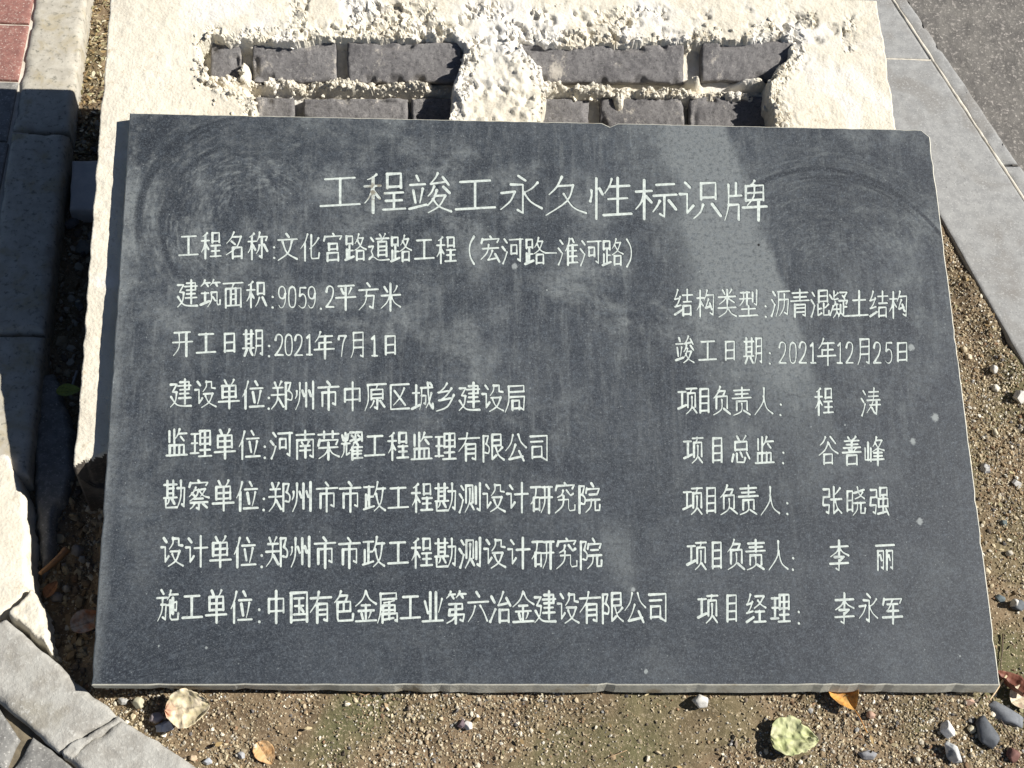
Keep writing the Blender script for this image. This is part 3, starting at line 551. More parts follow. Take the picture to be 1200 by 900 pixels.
    # fine light specks, crystals, scratches
    c = M.mix(M.m2('MULTIPLY', M.ss(M.noise(110, 7, .88), .47, .67), .42), c, (.115, .138, .162))
    c = M.mix(M.m2('MULTIPLY', M.ss(M.noise(360, 4, .9), .48, .68), .5), c, (.15, .17, .19))
    c = M.mix(M.m2('MULTIPLY', M.ss(M.noise(700, 4, .85), .50, .70), .55), c, (.20, .22, .235))
    c = M.mix(M.m2('MULTIPLY', M.ss(M.noise(210, 6, .88), .53, .36), .6), c, (.014, .018, .026))
    c = M.mix(M.m2('MULTIPLY', M.ss(M.noise(900, 2, .7), .52, .35), .25), c, (.018, .02, .025))
    c = M.mix(M.m2('MULTIPLY', M.ss(M.voro(120), .06, .02), M.ss(M.noise(22, 4, .7), .52, .62)), c, (.33, .36, .36))
    sc = M.m2('MULTIPLY', M.ss(M.noise(1, 5, .8, vec=M.stretch((700, 40, 1), rot=(0, 0, .25))), .68, .78), M.ss(M.noise(9, 3, .5), .5, .62)); c = M.mix(M.m2('MULTIPLY', sc, .35), c, (.3, .32, .32))
    # bird-lime and paint spots
    for px, py, r in ((1068, 407, .0052), (1096, 489, .0056), (1070, 517, .0045), (1078, 611, .0048), (742, 691, .003), (242, 759, .0018), (186, 757, .0014), (603, 312, .0045), (1125, 769, .0016), (990, 498, .0014), (757, 787, .003), (641, 340, .0012)):
        g = M.spot(*uv(px, py), r, r*1.15); g = M.m2('ADD', g, M.m2('MULTIPLY', M.m2('SUBTRACT', M.noise(420, 3, .6), .5), .9)); c = M.mix(M.m2('MULTIPLY', M.ss(g, .12, .6), .55), c, (.38, .41, .40))
    c = M.mix(M.ss(M.spot(*uv(889, 287), .0022, .0022), .1, .6), c, (.004, .004, .005))
    h = M.m2('ADD', M.noise(500, 5, .75), M.m2('MULTIPLY', M.noise(60, 4, .6), .3))
    rg = M.ss(dust_and_swath, 0., .6, .52, .8)
    return M.out(c, M.bump(h, .22, .0005), rg)
def edge_mat():
    M = Mat('sawn_stone_edge', .8, .3)
    c = M.mix(M.ss(M.noise(40, 5, .65), .35, .65), (.58, .56, .47), (.44, .43, .37)); c = M.mix(M.ss(M.noise(500, 3, .7), .5, .7), c, (.6, .58, .5))
    c = M.mix(M.ss(M.noise(18, 4, .6), .55, .7), c, (.34, .29, .2))
    return M.out(c, M.bump(M.noise(260, 5, .7), .4, .001))
def paint_mat():
    M = Mat('engraving_paint', .8, .2)
    c = M.mix(M.ss(M.noise(260, 4, .7), .35, .7), (.56, .61, .565), (.39, .43, .41))
    c = M.mix(M.m2('MULTIPLY', M.ss(M.noise(900, 3, .7), .58, .68), .6), c, (.22, .25, .24))
    st_ = M.ss(M.spot(*uv(441, 224), .019, .026), .15, .7); st_ = M.m2('MULTIPLY', st_, M.ss(M.noise(160, 4, .7), .38, .56)); c = M.mix(M.m2('MULTIPLY', st_, .9), c, (.17, .15, .11))
    wear = M.ss(M.noise(45, 5, .75), .54, .70); c = M.mix(M.m2('MULTIPLY', wear, .55), c, (.2, .22, .22))
    return M.out(c, M.bump(M.noise(700, 3, .7), .3, .0004))
TH = .0175
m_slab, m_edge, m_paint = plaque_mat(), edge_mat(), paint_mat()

plaque = tag(empty('stone_plaque', tuple(P0), (TAU, 0, 0)), 'large dark grey stone plaque engraved with pale Chinese text, lying tilted on the mortar bed', 'plaque')
SC = 1000.0                                   # CDT in millimetres
corners = [uv(107, 803), uv(1172, 803), uv(1089, 152), uv(152, 132)]
CH_ = .0012                                   # arris
ctr = np.mean(corners, 0)
def inset(P, d):
    out = []
    for i in range(len(P)):
        a, b, c = P[i-1], P[i], P[(i+1) % len(P)]; e1 = (b-a)/np.linalg.norm(b-a); e2 = (c-b)/np.linalg.norm(c-b)
        n1 = np.array([-e1[1], e1[0]]); n2 = np.array([-e2[1], e2[0]]); out.append(b+(n1+n2)*d/(1+n1@n2))
    return out
# outline with the small losses along its edges: list of (u, v)
rngp = random.Random(4)
def ragged(P):
    out = []
    for i in range(4):
        a, b = P[i], P[(i+1) % 4]; e = b-a; L = np.linalg.norm(e); e = e/L; n = np.array([-e[1], e[0]]); k = int(L/.009)
        for j in range(k):
            d = rngp.random()**9*.0012 if j else 0
            if i == 2: d *= .9
            out.append(a+e*(L*j/k)+n*d)
    return out
clip = lambda P: P
# the top right corner is nipped, a bite missing in the top edge
outer = ragged([np.array(c) for c in corners])
bite = uv(712, 147); outer = [p+np.array([0, -.0045]) if abs(p[0]-bite[0]) < .006 and p[1] > .5 else p for p in outer]
cr = corners[2]; outer = [p for p in outer if np.linalg.norm(p-cr) > .0045]
k_ = min(range(len(outer)), key=lambda i: np.linalg.norm(outer[i]-cr))
face = inset(outer, CH_)
co2 = [Vector((p[0]*SC, p[1]*SC)) for p in face]; faces_in = [list(range(len(co2)))]; owner = [-1]
CAPA = [(-90, 0), (-52, 0), (-18, 0), (18, 0), (52, 0), (90, 0)]
def capsule(a, b, ra, rb, own):
    d = b-a; L = np.linalg.norm(d)
    if L < 1e-7: d = np.array([1., 0]); 
    ang = math.atan2(d[1], d[0]); n0 = len(co2)
    for deg, _ in CAPA: t = ang+R_(deg); co2.append(Vector(((b[0]+rb*math.cos(t))*SC, (b[1]+rb*math.sin(t))*SC)))
    for deg, _ in CAPA: t = ang+R_(deg+180); co2.append(Vector(((a[0]+ra*math.cos(t))*SC, (a[1]+ra*math.sin(t))*SC)))
    faces_in.append(list(range(n0, len(co2)))); owner.append(own)
rng_t = random.Random(9); CHN = []
for fi, (nm, lb, ew, eh, sw_, segs) in enumerate(FIELDS):
    for text, x0, y0, x1, y1 in segs:
        for i, ch in enumerate(text):
            t = i/(len(text)-1) if len(text) > 1 else 0
            cx, cy = x0+(x1-x0)*t, y0+(y1-y0)*t; cx += rng_t.uniform(-.5, .5); cy += rng_t.uniform(-.4, .4)
            w, h = ew, eh; tilt = .055 if ch not in '0125679.:-()' else .0
            if ch in '012579': w, h = ew*.46, eh*.83
            if ch in '()': w, h = ew*.42, eh*1.0
            if ch == '-': w, h = ew*.55, eh
            if ch in '日' and fi: h *= .84; w *= .92
            hw = sw_*.5/1000/1.04*1.0; ci = len(CHN); CHN.append((fi, nm))
            for kd, P in strokes(ch):
                ja, jb = rng_t.uniform(-.35, .35), rng_t.uniform(-.3, .3); q = [uv(cx+(x-.5)*w+ja, cy+(y-.5)*h*1.03-tilt*(x-.5)*w+jb) for x, y in P]
                if kd == 'd': capsule(q[0], q[0]+[.0001, 0], hw*1.25, hw*1.25, ci); continue
                n = len(q)-1; hs = hw*.90*rng_t.uniform(.86, 1.12)
                down = P[-1][1]-P[0][1]; left = P[0][0]-P[-1][0]
                for j in range(n):
                    def rad(s):
                        hz = .84 if abs(q[-1][1]-q[0][1]) < .35*abs(q[-1][0]-q[0][0]) else 1.04; r = hs*hz*(1.0+.34*math.exp(-(s/.12)**2)-.16*math.sin(math.pi*s))
                        if kd == 'c' and left > .06 and down > .1: return r*(1-.42*sstep(.45, 1, s))         # falling to the left: thins out
                        return r*(1+.22*math.exp(-((1-s)/.12)**2))
                    capsule(q[j], q[j+1], float(rad(j/n)), float(rad((j+1)/n)), ci)
vo, eo, fo, ov, oe, of = geometry.delaunay_2d_cdt(co2, [], faces_in, 1, 1e-4)
vo = np.array([(v.x, v.y) for v in vo])/SC
stoneF = []; ink = {}
for f, o_ in zip(fo, of):
    t = [owner[i] for i in o_ if owner[i] >= 0]
    if t: ink.setdefault(min(t), []).append(f)
    else: stoneF.append(f)
DEP = .0005; NVo = len(vo)
inkset = [f for L in ink.values() for f in L]
ec = {}
for f in inkset:
    for a, b in zip(f, list(f[1:])+[f[0]]): ec[(a, b)] = 1
wallF = []; Vt = [(u, v, 0) for u, v in vo]; lowi = {}
def low(i):
    if i not in lowi: lowi[i] = len(Vt); Vt.append((vo[i][0], vo[i][1], -DEP))
    return lowi[i]
for (a, b) in ec:
    if (b, a) not in ec: wallF.append([b, a, low(a), low(b)])
def ori(f):
    p = [vo[i] for i in f[:3]]; return (p[1][0]-p[0][0])*(p[2][1]-p[0][1])-(p[1][1]-p[0][1])*(p[2][0]-p[0][0])
flip = ori(stoneF[0]) < 0
fs = [list(reversed(f)) if flip else list(f) for f in stoneF]
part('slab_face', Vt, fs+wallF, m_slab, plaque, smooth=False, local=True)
for fi, L in sorted(ink.items()):
    idx = sorted({i for f in L for i in f}); mp = {i: k for k, i in enumerate(idx)}
    o = part('engraved_character', [(vo[i][0], vo[i][1], -DEP) for i in idx], [[mp[i] for i in (reversed(f) if flip else f)] for f in L], m_paint, plaque, smooth=False, local=True)
    if CHN[fi][0] == 0: tag(o, 'large pale engraved character of the title line')
# edges and underside of the slab
n = len(outer)
V = [(p[0], p[1], 0) for p in face]+[(p[0], p[1], -CH_) for p in outer]
bot = []
for p in outer:
    q = np.array(p, float)
    f_ = 1-sstep(0, .004, p[1]); q[1] -= .0052*f_*(1+.04*math.sin(p[0]*23)+.04*math.sin(p[0]*71))
    bot.append(q)
V += [(p[0], p[1], -TH+.002) for p in bot]+[(p[0], p[1], -TH) for p in inset(bot, .002)]
F = [(k*n+i, (k+1)*n+i, (k+1)*n+(i+1) % n, k*n+(i+1) % n) for k in range(3) for i in range(n)]+[tuple(3*n+i for i in reversed(range(n)))]
part('slab_edge', V, F, m_edge, plaque, smooth=False, local=True)

# ------------------------------------------------------------------ the brick and mortar pedestal
ped = tag(empty('masonry_pedestal', (.41, .40, 0)), 'cream mortar bed over grey bricks, sloping, with two open pockets above the dark plaque', 'pedestal')
WB = -.0162                                # bed level off the plaque's face
vt = .8085
UL, UR = -.0375, .863
res = .0017
vv = np.arange(.02, vt, res); tt = np.linspace(0, 1, int((UR-UL)/res))
def ul_of(v):
    e = -.0350-.0025*sstep(.3, .6, v)
    e = e+.0016*fbm(v*70, v*0+3, 71, 4)+.0008*fbm(v*9, v*0+1, 75, 2)
    vb = uv(95, 545, WB)[1]
    e = e+.050*(1-sstep(vb-.022, vb-.006, v))
    return e
ur_of = lambda v: UR+.003*fbm(v*40, v*0+9, 72, 4)+(v-.70)*-.02
Vv, Tt = np.meshgrid(vv, tt, indexing='ij'); Ul = ul_of(Vv); Uu = Ul+(ur_of(Vv)-Ul)*Tt
pk = lambda P: [uv(x, y, WB) for x, y in P]
POC1 = pk([(238, 78), (233, 52), (250, 42), (268, 50), (285, 47), (300, 49), (350, 50), (372, 44), (400, 45), (450, 46), (500, 43), (530, 44), (545, 52), (541, 72), (532, 92), (530, 112), (524, 142), (520, 230), (300, 230), (297, 150), (298, 118), (280, 104), (258, 100), (242, 92)])
POC2 = pk([(606, 44), (640, 54), (680, 53), (700, 50), (735, 52), (760, 48), (800, 50), (820, 46), (860, 50), (885, 48), (905, 45), (916, 42), (929, 50), (924, 64), (912, 78), (904, 92), (900, 112), (908, 140), (905, 230), (628, 230), (634, 150), (640, 116), (636, 80), (618, 62)])
nzE = .0022*fbm(Uu*180, Vv*180, 31, 3)+.0035*fbm(Uu*55, Vv*55, 33, 2)
D = np.maximum(sdf_poly(Uu, Vv, POC1), sdf_poly(Uu, Vv, POC2))+nzE
v_hi = uv(400, 44, WB)[1]; v_lo = uv(400, 146, WB)[1]
def brick_d(v): return .007+(v_hi-v)/(v_hi-v_lo)*.038          # depth of the brick faces below the bed
wl, wid = worley(Uu*170, Vv*170, 5); wl2, _ = worley(Uu*75, Vv*75, 8)
lump = (1-np.clip(wl, 0, 1)**1.5)*(.0020+.0052*wid**2)+(1-np.clip(wl2, 0, 1))*.0045+.0022*fbm(Uu*240, Vv*240, 55, 2)
chips = (chipnoise(Uu*190+1.2*fbm(Uu*60, Vv*60, 63, 2), Vv*190, 61)-.3)*.0030+(chipnoise(Uu*85+.9*fbm(Uu*40, Vv*40, 64, 2), Vv*110, 66)-.3)*.0075+.0022*fbm(Uu*50, Vv*90, 68, 3)+.0012*fbm(Uu*300, Vv*300, 67, 2)
near = np.exp(-np.clip(-D, 0, 1)/.015); crumb = sstep(.42, .62, vn(Uu*28, Vv*28, 40)+.75*near-.25)
band = sstep(uv(600, 62, WB)[1], uv(600, 40, WB)[1], Vv)*(1-sstep(uv(600, 16, WB)[1], uv(600, -5, WB)[1], Vv))*sstep(.14, .2, Uu)*(1-sstep(.8, .85, Uu))
crumb = np.maximum(crumb*near, band*.8*sstep(.48, .62, vn(Uu*40, Vv*40, 44)))
H = .0016*fbm(Uu*16, Vv*16, 1, 5)+.0009*fbm(Uu*110, Vv*110, 2, 3)
H = H+crumb*(chips-.0028)*sstep(uv(600, 175, WB)[1], uv(600, 150, WB)[1], Vv)
rib = sdf_poly(Uu, Vv, pk([(560, 40), (540, 75), (530, 120), (526, 145), (632, 148), (640, 112), (625, 70), (600, 42)])); ribm = sstep(-.01, .01, rib)
H = H+ribm*((1-np.clip(wl2, 0, 1))*.003+chips*.55*sstep(.25, .6, vn(Uu*40, Vv*40, 59)))
puddle = band*sstep(.52, .66, vn(Uu*60, Vv*60, 48)); H = H-.0045*puddle*np.clip(chipnoise(Uu*130, Vv*130, 49), 0, 1)
drop = .045*sstep(uv(95, 545, WB)[1]+.004, uv(95, 562, WB)[1]-.002, Vv+.003*fbm(Uu*200, Vv*10, 77, 2)-(Uu+.035)*.4)*sstep(.006, -.004, Uu); H = H-drop
# inside the pockets: joints between the courses of brick
vj = uv(450, 104, -.045)[1]; vj2 = uv(450, 160, -.05)[1]
J = np.exp(-((Vv-vj-.0012*fbm(Uu*30, Uu*0, 12, 3))/.0062)**4)
inner = -brick_d(Vv)-.016+.003*fbm(Uu*60, Vv*60, 14, 4)
jointH = -brick_d(Vv)+.0030+chips*.9+.0045*fbm(Uu*110, Vv*110, 16, 4)-.009*sstep(.56, .72, vn(Uu*45, Vv*30, 17))
joff = sstep(uv(455, 100, -.045)[0]+.07, uv(455, 100, -.045)[0]+.04, Uu)+sstep(uv(640, 100, -.045)[0]-.02, uv(640, 100, -.045)[0], Uu)
inner = inner*(1-J*np.clip(joff, 0, 1))+jointH*J*np.clip(joff, 0, 1)
for (px, py, rx, ry, up) in ((287, 88, .006, .012, .012), (262, 103, .016, .010, .014), (283, 112, .012, .010, .012), (640, 104, .01, .01, .004), (812, 98, .009, .006, .006), (726, 118, .007, .012, .006), (700, 105, .02, .004, .003), (865, 42, .02, .006, .008), (880, 100, .02, .006, .006)):
    cu, cv = uv(px, py, -.04); g = np.exp(-(((Uu-cu)/rx)**2+((Vv-cv)/ry)**2)**1.5); inner = np.maximum(inner, inner*(1-g)+g*(-brick_d(Vv)+up*.6+lump))
pm = sstep(-.0012, .0032, D)
H = H*(1-pm)+inner*pm
G = world(Uu, Vv, WB+H); n_, m_ = G.shape[:2]
Fg = gridF(n_, m_)[:, ::-1]
ring = [(i, 0) for i in range(n_)]+[(n_-1, j) for j in range(1, m_)]+[(i, m_-1) for i in range(n_-2, -1, -1)]+[(0, j) for j in range(m_-2, 0, -1)]
top = np.array([i*m_+j for i, j in ring]); Gf = G.reshape(-1, 3); k = len(top)
lowv = Gf[top].copy(); lowv[:, 2] = -.08; mid = Gf[top].copy(); mid[:, 2] -= .006; mid[:, 0] += np.where(mid[:, 0] < .4, -.0008, .0008)
i2 = np.arange(k); j2 = (i2+1) % k; nb = len(Gf)
Fs = np.r_[np.stack([top[i2], top[j2], nb+j2, nb+i2], 1), np.stack([nb+i2, nb+j2, nb+k+j2, nb+k+i2], 1)]
# keep the outline orientation right
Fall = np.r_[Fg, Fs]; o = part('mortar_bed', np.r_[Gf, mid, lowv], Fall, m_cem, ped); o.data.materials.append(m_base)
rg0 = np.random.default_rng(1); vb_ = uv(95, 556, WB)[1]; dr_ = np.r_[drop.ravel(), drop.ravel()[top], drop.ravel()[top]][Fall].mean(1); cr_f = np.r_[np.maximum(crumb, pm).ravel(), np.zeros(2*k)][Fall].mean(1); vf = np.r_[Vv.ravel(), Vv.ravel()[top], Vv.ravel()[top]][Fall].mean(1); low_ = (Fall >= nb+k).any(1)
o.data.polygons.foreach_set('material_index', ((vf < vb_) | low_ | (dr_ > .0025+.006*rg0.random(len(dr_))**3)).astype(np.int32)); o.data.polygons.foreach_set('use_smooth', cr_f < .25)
# the bricks in the pockets: (x0, y0, x1, y1) of the face in the photograph
bt = math.atan2(.026, v_hi-v_lo)
def brick_face(x0, y0, x1, y1, seed, dz=0.):
    def P(x, y):
        w = WB-.01
        for _ in range(4): u, v = uv(x, y, w); w = WB-brick_d(v)+dz
        return world(u, v, w)
    c = [P(x0, y1), P(x1, y1), P(x1, y0), P(x0, y0)]
    nr = np.cross(c[1]-c[0], c[3]-c[0])
    return block(c, nr, .03, r=.0035, amp=.0011, freq=220, edge=.0022, res=.0018, seed=seed, chips=.006)
for i, q in enumerate([(246, 48, 281, 97), (296, 48, 394, 96), (407, 50, 541, 97), (610, 52, 802, 97), (822, 48, 930, 95),
                       (300, 114, 345, 165), (356, 115, 478, 168), (482, 115, 560, 168), (608, 115, 691, 168), (704, 114, 802, 168), (808, 113, 925, 168)]):
    V, F = brick_face(*q, 50+i, dz=(-.001, .0005, .001, 0, -.0015)[i % 5])
    b = part('brick', V, F, m_brick, ped)
rg = np.random.default_rng(3)
cu = rg.uniform(.06, .85, 14000); cv = rg.uniform(v_lo-.02, vt-.01, 14000)
dd = np.maximum(sdf_poly(cu, cv, POC1), sdf_poly(cu, cv, POC2)); keep = (dd > -.028*rg.random(14000)**1.6) & (dd < .004) & (rg.random(14000) < .28)
keep |= (dd > 0) & (np.abs(cv-vj) < .009) & (rg.random(14000) < .75)
cu, cv = cu[keep], cv[keep]
gi = np.clip(((cv-vv[0])/res).astype(int), 0, n_-1); ui = np.clip(((cu-ul_of(cv))/(ur_of(cv)-ul_of(cv))*(m_-1)).astype(int), 0, m_-1)
C = G[gi, ui]; sz = .0009+.0032*rg.random(len(cu))**2.2
V, F = grains(rg, C, sz, .8); o = part('mortar_crumbs', V, F, m_cem, ped, smooth=False); tag(o, kind='stuff')

# ------------------------------------------------------------------ ground: far sheet, soil, road
g0 = new_mesh('ground', [(-40, -40, -.12), (40, -40, -.12), (40, 40, -.12), (-40, 40, -.12)], [(0, 1, 2, 3)], m_far, False)
tag(link(bpy.data.objects.new('ground', g0)), kind='structure')
RK_IN = lambda y: 1.0285-(y-.397)*.266        # inner edge of the right kerb (x at y)
RK_MID = lambda y: 1.085-(y-.651)*.307
def soil_z(x, y):
    z = -.011+.0035*fbm(x*14, y*14, 81, 4)+.0016*fbm(x*70, y*70, 82, 3)+.0012*fbm(x*260, y*260, 83, 3)
    gul = sstep(-.005, -.03, x)*sstep(.0, .12, y)
    z = z-gul*(.028+.006*fbm(x*30, y*30, 84, 3))
    z = z-.012*sstep(.015, .035, x)*sstep(.02, .06, y)*sstep(.885, .86, x)
    z = z+.017*np.exp(-((y-.005)/.028)**2)*sstep(.02, .08, x)*sstep(.93, .86, x)
    z = z+.009*sstep(.05, .006, RK_IN(y)-x)*sstep(.25, .7, vn(x*25, y*25, 86)+.3)*(x < RK_IN(y)+.004)-.02*(x > RK_IN(y)+.006)
    return z
xs = np.arange(-.30, 1.25, .0028); ys = np.arange(-.30, 1.2, .0028); X, Y = np.meshgrid(xs, ys, indexing='ij')
Z = soil_z(X, Y); n1, n2 = X.shape; Fq = gridF(n1, n2)
cx_ = X.ravel()[Fq].mean(1); cy_ = Y.ravel()[Fq].mean(1); hid = (cx_ > .06) & (cx_ < .82) & (cy_ > .06) & (cy_ < .74)
part('soil', np.stack([X, Y, Z], -1).reshape(-1, 3), Fq[~hid], m_soil, None); tag(bpy.data.objects['soil'], kind='structure')
xs = np.arange(.7, 2.6, .006); ys = np.arange(.3, 3.0, .006); X, Y = np.meshgrid(xs, ys, indexing='ij')
w3, _ = worley(X*130, Y*130, 3); Z = -.005+(1-np.clip(w3, 0, 1))*.0035+.0015*fbm(X*30, Y*30, 6, 3)
Fq = gridF(*X.shape); q = (X.ravel()[Fq].mean(1) > RK_MID(Y.ravel()[Fq].mean(1))+.02)
part('road', np.stack([X, Y, Z], -1).reshape(-1, 3), Fq[q], m_asph, None); tag(bpy.data.objects['road'], kind='structure')

# ------------------------------------------------------------------ right kerb of pale granite
UP = (0, 0, 1)
rk = tag(empty('granite_kerb', (1.0, .7, -.1)), 'pale grey granite kerb running beside the pedestal to the road at the right', 'kerb')
def quad(pts, z=0.): return [at(x, y, z) for x, y in pts]
yj = at(1060, 69)[1]
def kslab(ya, yb, z, seed):
    c = [(RK_IN(ya), ya, z), (RK_MID(ya)-.0025, ya, z), (RK_MID(yb)-.0025, yb, z), (RK_IN(yb), yb, z)]
    V, F = block(c, UP, .09, r=.003, amp=.0004, freq=80, edge=.0008, res=.006, seed=seed); part('kerb_slab', V, F, m_gran, rk)
kslab(-.25, yj-.0015, .0012, 1); kslab(yj+.0015, 1.45, 0., 2)
OUT = lambda y: RK_MID(y)+.0215+(y-1.0)*-.012
def gslab(ya, yb, z, seed):
    c = [(RK_MID(ya)+.0025, ya, z), (OUT(ya), ya, z), (OUT(yb), yb, z), (RK_MID(yb)+.0025, yb, z)]
    V, F = block(c, UP, .09, r=.0025, amp=.0006, freq=90, edge=.0015, res=.005, seed=seed, chips=.003); part('gutter_slab', V, F, m_gran, rk)
ye = at(1190, 191)[1]
gslab(-.2, ye-.004, -.001, 4); gslab(ye, 1.45, -.001, 5)
ja = np.linspace(-.25, 1.45, 500); jx = RK_MID(ja)
prof = [(-.0032, -.02), (-.0026, -.0008), (0, .0009), (.0026, -.0012), (.0032, -.02)]
V = np.array([[(x+a*(1+.3*math.sin(y*91)*math.sin(y*37)), y, b+.0010*float(vn(y*160, 0, 4))) for a, b in prof] for x, y in zip(jx, ja)]); part('joint_mortar', V.reshape(-1, 3), gridF(len(ja), 5)[:, ::-1], m_joint, rk)
xa = np.linspace(RK_IN(yj), RK_MID(yj), 60); V = np.array([[(x, yj+a*.75, b-.001+.0008*float(vn(x*160, 3, 4))) for a, b in prof] for x in xa]); part('joint_mortar', V.reshape(-1, 3), gridF(60, 5), m_joint, rk)

# ------------------------------------------------------------------ left kerb, paving, old mortar
lk = tag(empty('concrete_kerb', (-.14, .5, -.1)), 'narrow speckled concrete kerb left of the pedestal, half in its shadow', 'kerb')
LR = lambda y: np.interp(y, [.1, .361, .729, .957, 1.3], [-.094, -.102, -.1155, -.119, -.128])
LL = lambda y: LR(y)-np.interp(y, [.3, .7, .95], [.073, .069, .066])
def lblock(ya, yb, z, seed):
    c = [(LL(ya), ya, z), (LR(ya), ya, z), (LR(yb), yb, z), (LL(yb), yb, z)]
    V, F = block(c, UP, .11, r=.008, amp=.0006, freq=90, edge=.0012, res=.004, seed=seed, chips=.003); part('kerb_block', V, F, m_kerb_l, lk)
y1 = at(50, 153.5)[1]; y2 = at(22, 390)[1]; y3 = at(20, 556)[1]
lblock(y1+.002, 1.3, 0, 11); lblock(y2+.0015, y1-.002, .001, 12); lblock(y3, y2-.0015, -.001, 13)
pav = part('pavement', [(-.7, .15, -.0028), (-.165, .15, -.009), (-.165, 1.5, -.0028), (-.7, 1.5, -.0028)], [(0, 1, 2, 3)], m_joint, None); tag(pav, kind='structure')
ty = [at(18, 94)[1], at(18, 27)[1]]; d = ty[1]-ty[0]
rows = [ty[0]-d*k for k in range(6, 0, -1)]+[ty[0]+d*k for k in range(0, 5)]
for r_i, y0 in enumerate(rows):
    for c_i in range(3):
        x1 = float(LL(y0))-.0045-.204*c_i; x0 = x1-.198
        V, F = block([(x0, y0+.002, -.001), (x1, y0+.002, -.001), (x1, y0+d-.002, -.001), (x0, y0+d-.002, -.001)], UP, .05, r=.002, amp=.0005, freq=200, edge=.0002, res=.006, seed=100+r_i*3+c_i)
        part('paving_tile', V, F, m_red if y0 >= ty[0]-.001 else m_grey, pav)

mp_ = patch([at(x, y)[:2] for x, y in [(-90, 520), (14, 528), (22, 548), (33, 574), (35, 600), (38, 622), (37, 650), (42, 688), (34, 700), (30, 706), (0, 729), (-70, 765)]], .002, .07, res=.0028, r=.008, amp=.0022, freq=45, rag=.003, seed=5)
o = thing_mesh('mortar_patch', *mp_, m_cem); tag(o, 'rough whitish mortar patch at the left edge, above the slanting kerb', 'mortar patch')
mh = patch([at(x, y, -.02)[:2] for x, y in [(40, 432), (66, 428), (80, 470), (90, 500), (88, 560), (70, 600), (62, 650), (44, 690), (34, 560)]], -.022, .04, res=.003, r=.01, amp=.002, freq=40, rag=.004, seed=8)
o = thing_mesh('mortar_haunch', *mh, m_grey); tag(o, 'smooth grey mortar haunch in the dark gully against the kerb', 'mortar haunch')
bs_ = patch([at(x, y)[:2] for x, y in [(8, 722), (30, 702), (37, 690), (43, 694), (51, 708), (57, 728), (62, 762), (72, 778), (52, 762), (24, 738)]], .010, .05, res=.0018, r=.004, amp=.003, freq=90, rag=.004, seed=9)
o = thing_mesh('broken_mortar', *bs_, m_cem); tag(o, 'crumbling bit of broken mortar between the mortar patch and slanting kerb', 'mortar')

dk = tag(empty('slanting_kerb', (.0, -.02, -.1)), 'pale concrete kerb slanting down to the right under the lower left corner of the plaque', 'kerb')
V, F = block([at(8, 725, .018), at(137, 838, .012), at(68, 881, .010), at(-75, 757, .016)], UP, .10, r=.006, amp=.0009, freq=55, edge=.0025, res=.003, seed=21, chips=.002); part('kerb_block', V, F, m_kerb_d, dk)
V, F = block([at(141, 842, .011), at(345, 968, .004), at(270, 1035, .004), at(73, 886, .009)], UP, .10, r=.007, amp=.0010, freq=55, edge=.003, res=.003, seed=22, chips=.003); part('kerb_block', V, F, m_kerb_d, dk)
fl = patch([at(x, y, .011)[:2] for x, y in [(66, 879), (138, 836), (146, 843), (136, 852), (100, 874), (84, 892), (72, 888)]], .0112, .03, res=.0016, r=.003, amp=.0022, freq=110, rag=.003, seed=12)
part('joint_mortar', *fl, m_kerb_d, dk)
pl = part('lower_pavement', [tuple(at(x, y, -.001)) for x, y in [(-160, 640), (230, 1010), (60, 1180), (-380, 900)]], [(0, 3, 2, 1)], m_sand, None); tag(pl, kind='structure')
for s_, q in enumerate([[(-120, 760), (-12, 812), (22, 866), (4, 905)], [(-180, 800), (-125, 768), (-2, 906), (-40, 980)], [(38, 862), (92, 905), (120, 960), (12, 905)], [(16, 910), (118, 966), (90, 1060), (-30, 990)]]):
    V, F = block(quad(q, .006), UP, .06, r=.004, amp=.0008, freq=160, edge=.0015, res=.003, seed=30+s_, chips=.002); part('paving_slab', V, F, m_grey, pl)

# loose grey block lying in the gully
V, F = block(quad([(81, 245), (128, 246), (128, 187), (84, 187)], -.012), UP, .05, r=.004, amp=.0005, freq=90, edge=.001, res=.003, seed=44)
o = thing_mesh('loose_paver', V, F, stone('paver_smooth_grey', (.62, .58, .52), (.50, .47, .43), scale=40, grain=400)); tag(o, 'smooth grey paver stuck in the dark gully left of the pedestal', 'paver')

# ------------------------------------------------------------------ grit and leaf litter
rg = np.random.default_rng(11)
def scatter(n, x0, x1, y0, y1, dens):
    x = rg.uniform(x0, x1, n); y = rg.uniform(y0, y1, n); k = rg.random(n) < dens(x, y); return x[k], y[k]
def in_kerbs(x, y): return (x > RK_IN(y)-.002)
def dn(x, y):
    b = sstep(.30, .66, vn(x*9, y*9, 90)*.7+vn(x*30, y*30, 91)*.3)*.75+.13
    b = np.maximum(b, .95*sstep(.62, .70, x)*sstep(.04, -.02, y)*sstep(.2, .5, vn(x*14, y*14, 92)))
    return np.where(in_kerbs(x, y) | ((x > -.03) & (x < .885) & (y > .02)), 0, b)
x, y = scatter(240000, -.04, 1.13, -.17, .62, dn)
sz = .0005+.0009*rg.random(len(x))+.0020*rg.random(len(x))**14
z = soil_z(x, y)+sz*.25
pal = np.array([(.50, .42, .28), (.62, .56, .44), (.30, .22, .13), (.40, .33, .22), (.20, .16, .12), (.13, .12, .115), (.34, .33, .31), (.27, .17, .10), (.70, .66, .56)])
pp = np.array([.25, .13, .2, .2, .10, .03, .02, .04, .03]); pi_ = rg.choice(len(pal), len(x), p=pp/pp.sum()); tc = pal[pi_]*rg.uniform(.55, 1.2, (len(x), 1))
V, F = grains(rg, np.c_[x, y, z], sz, .7)
o = part('gravel', V, F, m_grit, None, smooth=False, tint=np.repeat(tc, 12, 0)); tag(o, 'fine tan grit strewn over the soil', kind='stuff')
